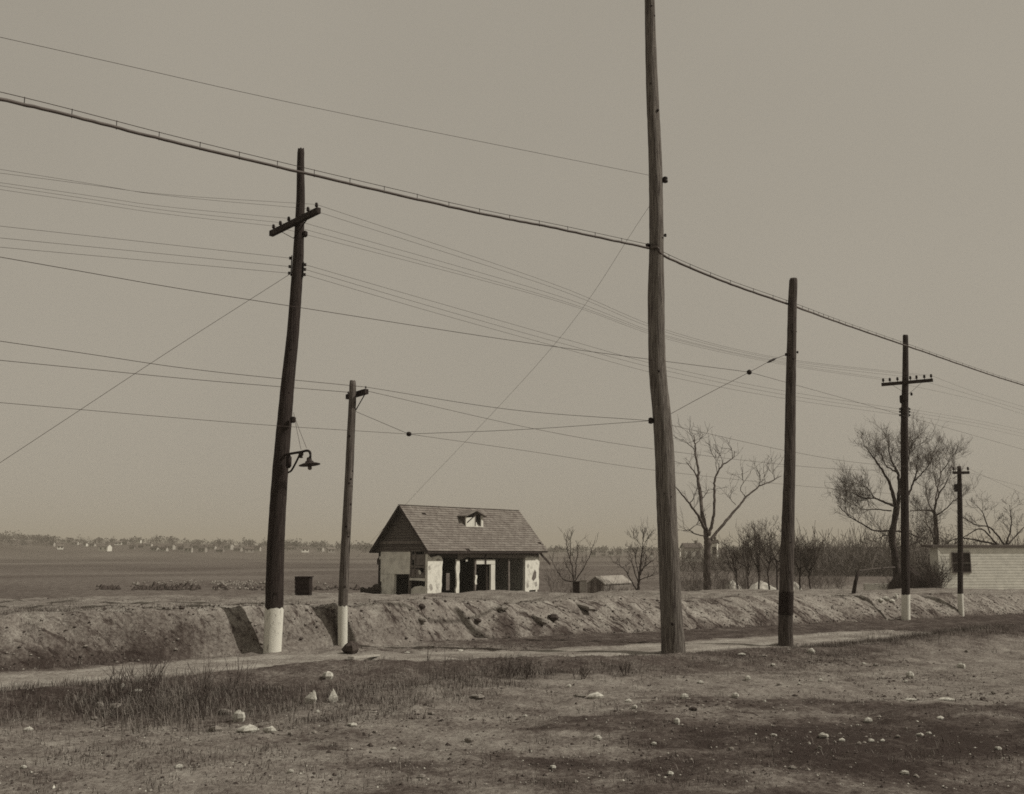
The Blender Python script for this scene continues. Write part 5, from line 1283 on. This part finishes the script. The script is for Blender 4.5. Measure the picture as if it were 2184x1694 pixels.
# uncountable grit and clods
def grit():
    r_ = random.Random(77); groups = {'w': MB(), 'g': MB(), 'd': MB()}
    for _ in range(5200):
        if r_.random() < .8:
            px, py = r_.uniform(-20, 2204), 1375 + 330 * r_.random() ** .8
        else: px, py = r_.uniform(-20, 2204), r_.uniform(1280, 1375)
        rr = ray(px, py); kk = -EYE / rr.z
        x, y = rr.x * kk, rr.y * kk
        s, t = stf(x, y); rn_, rf_ = road_edges(s)
        if rn_ < t < rf_ and r_.random() < .8: continue
        z = Hs(x, y); q = r_.choice('wggggdddddd'); s_ = (abs(r_.gauss(.004, .008)) + .004) * (1 if q != 'w' else .8)
        mb = groups[q]; c = Vector((x, y, z + s_ * .2))
        v = [c + Vector((s_ * r_.uniform(.6, 1.2), 0, 0)), c + Vector((0, s_ * r_.uniform(.6, 1.2), 0)), c - Vector((s_ * r_.uniform(.6, 1.2), 0, 0)), c - Vector((0, s_ * r_.uniform(.6, 1.2), 0)), c + Vector((r_.uniform(-.3, .3) * s_, 0, s_ * r_.uniform(.4, .9))), c - Vector((0, 0, s_ * .8))]
        mb.add(v, ((0,1,4),(1,2,4),(2,3,4),(3,0,4),(1,0,5),(2,1,5),(3,2,5),(0,3,5)))
    for cx, cy, rx, ry, n in ((1750, 1400, 260, 16, 420), (1950, 1440, 160, 16, 300), (1500, 1520, 200, 30, 200), (1980, 1500, 200, 24, 220), (600, 1560, 400, 26, 200), (900, 1540, 260, 22, 160), (300, 1545, 200, 20, 160), (300, 1330, 260, 40, 260), (1050, 1335, 300, 26, 340), (1550, 1320, 260, 30, 200), (1100, 1378, 300, 12, 220)):
        for _ in range(n):
            p = None; px, py = cx + r_.gauss(0, .5) * rx, cy + r_.gauss(0, .5) * ry; rr = ray(px, max(py, 1290)); kk = -(EYE - (.0 if py > 1372 else .5)) / rr.z
            x, y = rr.x * kk, rr.y * kk; z = Hs(x, y); s_ = abs(r_.gauss(.0, .012)) + .006; q = 'd' if r_.random() < .6 else 'g'; mb = groups[q]; c = Vector((x, y, z + s_ * .15))
            v = [c + Vector((s_ * r_.uniform(.6, 1.5), r_.uniform(-.3, .3) * s_, 0)), c + Vector((0, s_ * r_.uniform(.6, 1.2), 0)), c - Vector((s_ * r_.uniform(.6, 1.5), 0, 0)), c - Vector((0, s_ * r_.uniform(.6, 1.2), 0)), c + Vector((r_.uniform(-.3, .3) * s_, 0, s_ * r_.uniform(.3, .8))), c - Vector((0, 0, s_ * .8))]
            mb.add(v, ((0,1,4),(1,2,4),(2,3,4),(3,0,4),(1,0,5),(2,1,5),(3,2,5),(0,3,5)))
    for _ in range(3200):                                   # crumbs on the bank face
        s = r_.uniform(-8, 40); t = abs(r_.gauss(.25, .55)); x, y = xy(s, t); z = Hs(x, y); s_ = abs(r_.gauss(0, .016)) + .008; mb = groups[r_.choice('ggddd')]; c = Vector((x, y, z + s_ * .3))
        v = [c + Vector((s_ * r_.uniform(.6, 1.5), 0, 0)), c + Vector((0, s_, 0)), c - Vector((s_ * r_.uniform(.6, 1.5), 0, 0)), c - Vector((0, s_, 0)), c + Vector((0, 0, s_ * r_.uniform(.4, 1))), c - Vector((0, 0, s_ * .8))]
        mb.add(v, ((0,1,4),(1,2,4),(2,3,4),(3,0,4),(1,0,5),(2,1,5),(3,2,5),(0,3,5)))
    for q, nm_, m_ in (('w', 'white', M_STONE_W), ('g', 'grey', M_STONE_G), ('d', 'dark', M_STONE_D)):
        o = groups[q].build('gravel', m_); o['kind'] = 'stuff'; o['label'] = nm_ + ' grit strewn over the dirt'; o['category'] = 'gravel'
grit()
# rubble strip on the plain, far left
def rubble():
    r_ = random.Random(88); A_, B_ = MB(), MB()
    for _ in range(1700):
        dark = r_.random() < .45
        if dark: px = r_.uniform(210, 430) if r_.random() < .75 else r_.uniform(430, 800); Y = r_.uniform(75, 82)
        else: px = r_.triangular(300, 620, 520) if r_.random() < .85 else r_.uniform(230, 800); Y = r_.uniform(86, 97) if r_.random() < .7 else r_.uniform(76, 86)
        if math.sin(px * .11) + math.sin(px * .037 + 1) + r_.uniform(-1, 1) < -.6: continue
        x = (px - CX) / F * Y * cth; z = Hs(x, Y)
        s_ = abs(r_.gauss(.0, .06)) + .02; c = Vector((x, Y, z + s_ * .4)); mb = B_ if dark else A_
        if dark: s_ *= 1.9
        v = [c + Vector((s_, 0, 0)), c + Vector((0, s_ * .8, 0)), c - Vector((s_ * .9, 0, 0)), c - Vector((0, s_ * .8, 0)), c + Vector((r_.uniform(-.3, .3) * s_, 0, s_ * r_.uniform(.6, 1.3))), c - Vector((0, 0, s_ * .8))]
        mb.add(v, ((0,1,4),(1,2,4),(2,3,4),(3,0,4),(1,0,5),(2,1,5),(3,2,5),(0,3,5)))
    o = A_.build('rubble', M_STONE_G); o['kind'] = 'stuff'; o['label'] = 'strip of pale rubble on the plain beyond the bank'; o['category'] = 'rubble'
    o = B_.build('rubble', M_STONE_D); o['kind'] = 'stuff'; o['label'] = 'dark debris mixed in the pale rubble strip'; o['category'] = 'rubble'
rubble()

# ------------------------------------------------------------------ dry grass and weeds
M_GRASS_D = mat('dark_dry_grass', .055, .11, 1.5); M_GRASS_P = mat('pale_dry_grass', .14, .24, 1.5)
def blade(mb, r_, p, h, w, lean):
    a = r_.uniform(0, 6.283); d = Vector((math.cos(a), math.sin(a), 0)); sd = Vector((-d.y, d.x, 0)) * w
    m1 = p + d * h * lean * .35 + Vector((0, 0, h * .6)); m2 = p + d * h * lean + Vector((0, 0, h * (1 - .3 * lean)))
    mb.add([p - sd, p + sd, m1 + sd * .7, m1 - sd * .7, m2], ((0, 1, 2, 3), (3, 2, 4)))
def grass():
    r_ = random.Random(66); Dk, Pl = MB(), MB()
    spots = [(360,1490,140,34,.34,1500,.5),(200,1492,100,30,.26,800,.3),(560,1492,130,26,.2,900,.3),(820,1482,170,28,.2,1300,.3),(1000,1450,120,18,.19,800,.25),(1110,1433,60,10,.2,500,.15),(1300,1425,130,14,.13,700,.3),(1560,1402,130,9,.13,600,.3),(1760,1385,130,10,.14,700,.25),(1960,1345,170,15,.26,2200,.3),(1800,1362,120,8,.2,900,.25),(130,1402,140,14,.16,700,.3),(2150,1350,80,14,.2,300,.3),(40,1500,70,40,.25,350,.3),(1150,1375,280,12,.09,1100,.2),(1500,1365,200,7,.09,600,.2),(700,1520,120,20,.12,400,.3),(1850,1420,200,18,.08,500,.3),(1200,1650,900,40,.05,900,.4),(300,1620,300,40,.10,600,.4)]
    for cx, cy, rx, ry, hh, n, pale in spots:
        cl = [(cx + r_.gauss(0, .6) * rx, cy + r_.gauss(0, .75) * ry) for _ in range(max(6, n // 11))]
        for (qx, qy) in cl:
            rr = ray(qx, max(qy, 1300)); kk = -(EYE - .05) / rr.z
            for _ in range(26):
                x = rr.x * kk + r_.gauss(0, .15); y = rr.y * kk + r_.gauss(0, .17)
                s, t = stf(x, y); rn_, rf_ = road_edges(s)
                if rn_ - .05 < t < rf_ and s < 14: continue
                p = Vector((x, y, Hs(x, y) - .01)); mb = Pl if r_.random() < pale + .2 else Dk
                blade(mb, r_, p, hh * .72 * r_.uniform(.25, 1.15), r_.uniform(.002, .0042), r_.uniform(.2, 1.1))
    for _ in range(900):
        s = r_.uniform(-8, 42); t = r_.choice((r_.gauss(1.4, .35), r_.gauss(.2, .3), r_.uniform(0, 5))); x0, y0 = xy(s, t)
        if math.sin(s * 1.9) + math.sin(s * .7 + 2) + r_.uniform(-1.2, 1.2) < .2: continue
        for _ in range(10):
            x = x0 + r_.gauss(0, .1); y = y0 + r_.gauss(0, .1); blade(Pl if r_.random() < .45 else Dk, r_, Vector((x, y, Hs(x, y) - .015)), r_.uniform(.04, .15), r_.uniform(.0025, .005), r_.uniform(.3, 1.1))
    # thin scattered tufts everywhere in front
    for _ in range(700):
        px, py = r_.uniform(-20, 2204), r_.uniform(1400, 1700); rr = ray(px, py); kk = -(EYE - .05) / rr.z
        x0, y0 = rr.x * kk, rr.y * kk; s, t = stf(x0, y0); rn_, rf_ = road_edges(s)
        if rn_ - .1 < t < rf_ + .1: continue
        if math.sin(x0 * 1.3) + math.sin(y0 * 1.7 + x0) + r_.uniform(-1, 1) < -.3: continue
        for _ in range(9):
            x = x0 + r_.gauss(0, .07); y = y0 + r_.gauss(0, .07); blade(Pl if r_.random() < .5 else Dk, r_, Vector((x, y, Hs(x, y) - .01)), r_.uniform(.03, .10), r_.uniform(.002, .004), r_.uniform(.2, .9))
    for mb, m_, nm_ in ((Dk, M_GRASS_D, 'dark'), (Pl, M_GRASS_P, 'pale')):
        o = mb.build('dry_grass', m_); o['kind'] = 'stuff'; o['label'] = nm_ + ' dry grass in tufts along the road edge and foreground'; o['category'] = 'grass'
grass()
def weed(px, py, hpx, label, m, seed, nst=5, spread=.12, group=None, r0=.006):
    r_ = random.Random(seed); p = hit(px, py); h = hpx * p.y / F
    root = thing('dry_weed', label, 'weed', p, group); out = []
    for i in range(nst):
        st_m = MB(); out = []
        sprout(r_, p + Vector((r_.gauss(0, .05), r_.gauss(0, .05), -.02)), (r_.gauss(0, spread), r_.gauss(0, spread), 1), h * r_.uniform(.65, 1.05), r0, 1, out, .2, .35, 4, .1)
        for pts, rad, lev in out: st_m.tube(pts, [max(.0022, q * .8) for q in rad], 4, caps=False)
        st_m.build('stem', m, root)
    return root
weed(390, 1536, 78, 'pale bleached weed stalk standing among dark weeds, left foreground', M_GRASS_P, 901, 2, .05, r0=.011)
weed(352, 1534, 70, 'thin pale forked weed left of the bleached stalk', M_GRASS_P, 902, 2, .12)
weed(425, 1530, 95, 'dark bushy weed right of the bleached stalk', M_GRASS_D, 903, 7, .16)
weed(318, 1525, 110, 'tallest dark weed clump, left foreground', M_GRASS_D, 904, 8, .12)
weed(285, 1500, 85, 'upright dark weed left of the tallest clump', M_GRASS_D, 905, 5, .1)
weed(492, 1500, 70, 'sparse dark weed above the rounded white stone', M_GRASS_D, 906, 5, .14)
weed(248, 1500, 70, 'broad dark weed beside the flat pale stones at far left', M_GRASS_D, 907, 9, .1)
weed(925, 1448, 48, 'pair of thin dark stalks on the road edge, left one', M_GRASS_D, 908, 1, .06)
weed(946, 1446, 45, 'pair of thin dark stalks on the road edge, right one', M_GRASS_D, 909, 1, .06)
weed(1128, 1448, 32, 'dense dark weed clump at the road edge, mid foreground', M_GRASS_D, 910, 12, .3)
weed(1088, 1446, 34, 'low dark weed left of the dense clump at the road edge', M_GRASS_D, 911, 8, .3)
weed(1240, 1448, 30, 'low dark weed clump left of the tallest pole', M_GRASS_D, 912, 8, .3)
weed(1335, 1440, 28, 'low dark weed clump just left of the tallest pole\'s foot', M_GRASS_D, 913, 9, .3)

# ------------------------------------------------------------------ haze
hz = MB(); hz.box((-3500, -250, -3.0), (3500, 4000, 60.0))
hm = bpy.data.materials.new('haze_air'); hm.use_nodes = True
hn, hl_ = hm.node_tree.nodes, hm.node_tree.links; hn.clear()
ho = hn.new('ShaderNodeOutputMaterial'); hv = hn.new('ShaderNodeVolumePrincipled')
hv.inputs['Color'].default_value = (.80, .74, .63, 1); hv.inputs['Density'].default_value = .00055; hv.inputs['Anisotropy'].default_value = 0.0
hl_.new(hv.outputs[0], ho.inputs['Volume'])
hob = hz.build('haze', hm); hob['kind'] = 'stuff'; hob['label'] = 'thin pale haze over the plain'; hob['category'] = 'haze'
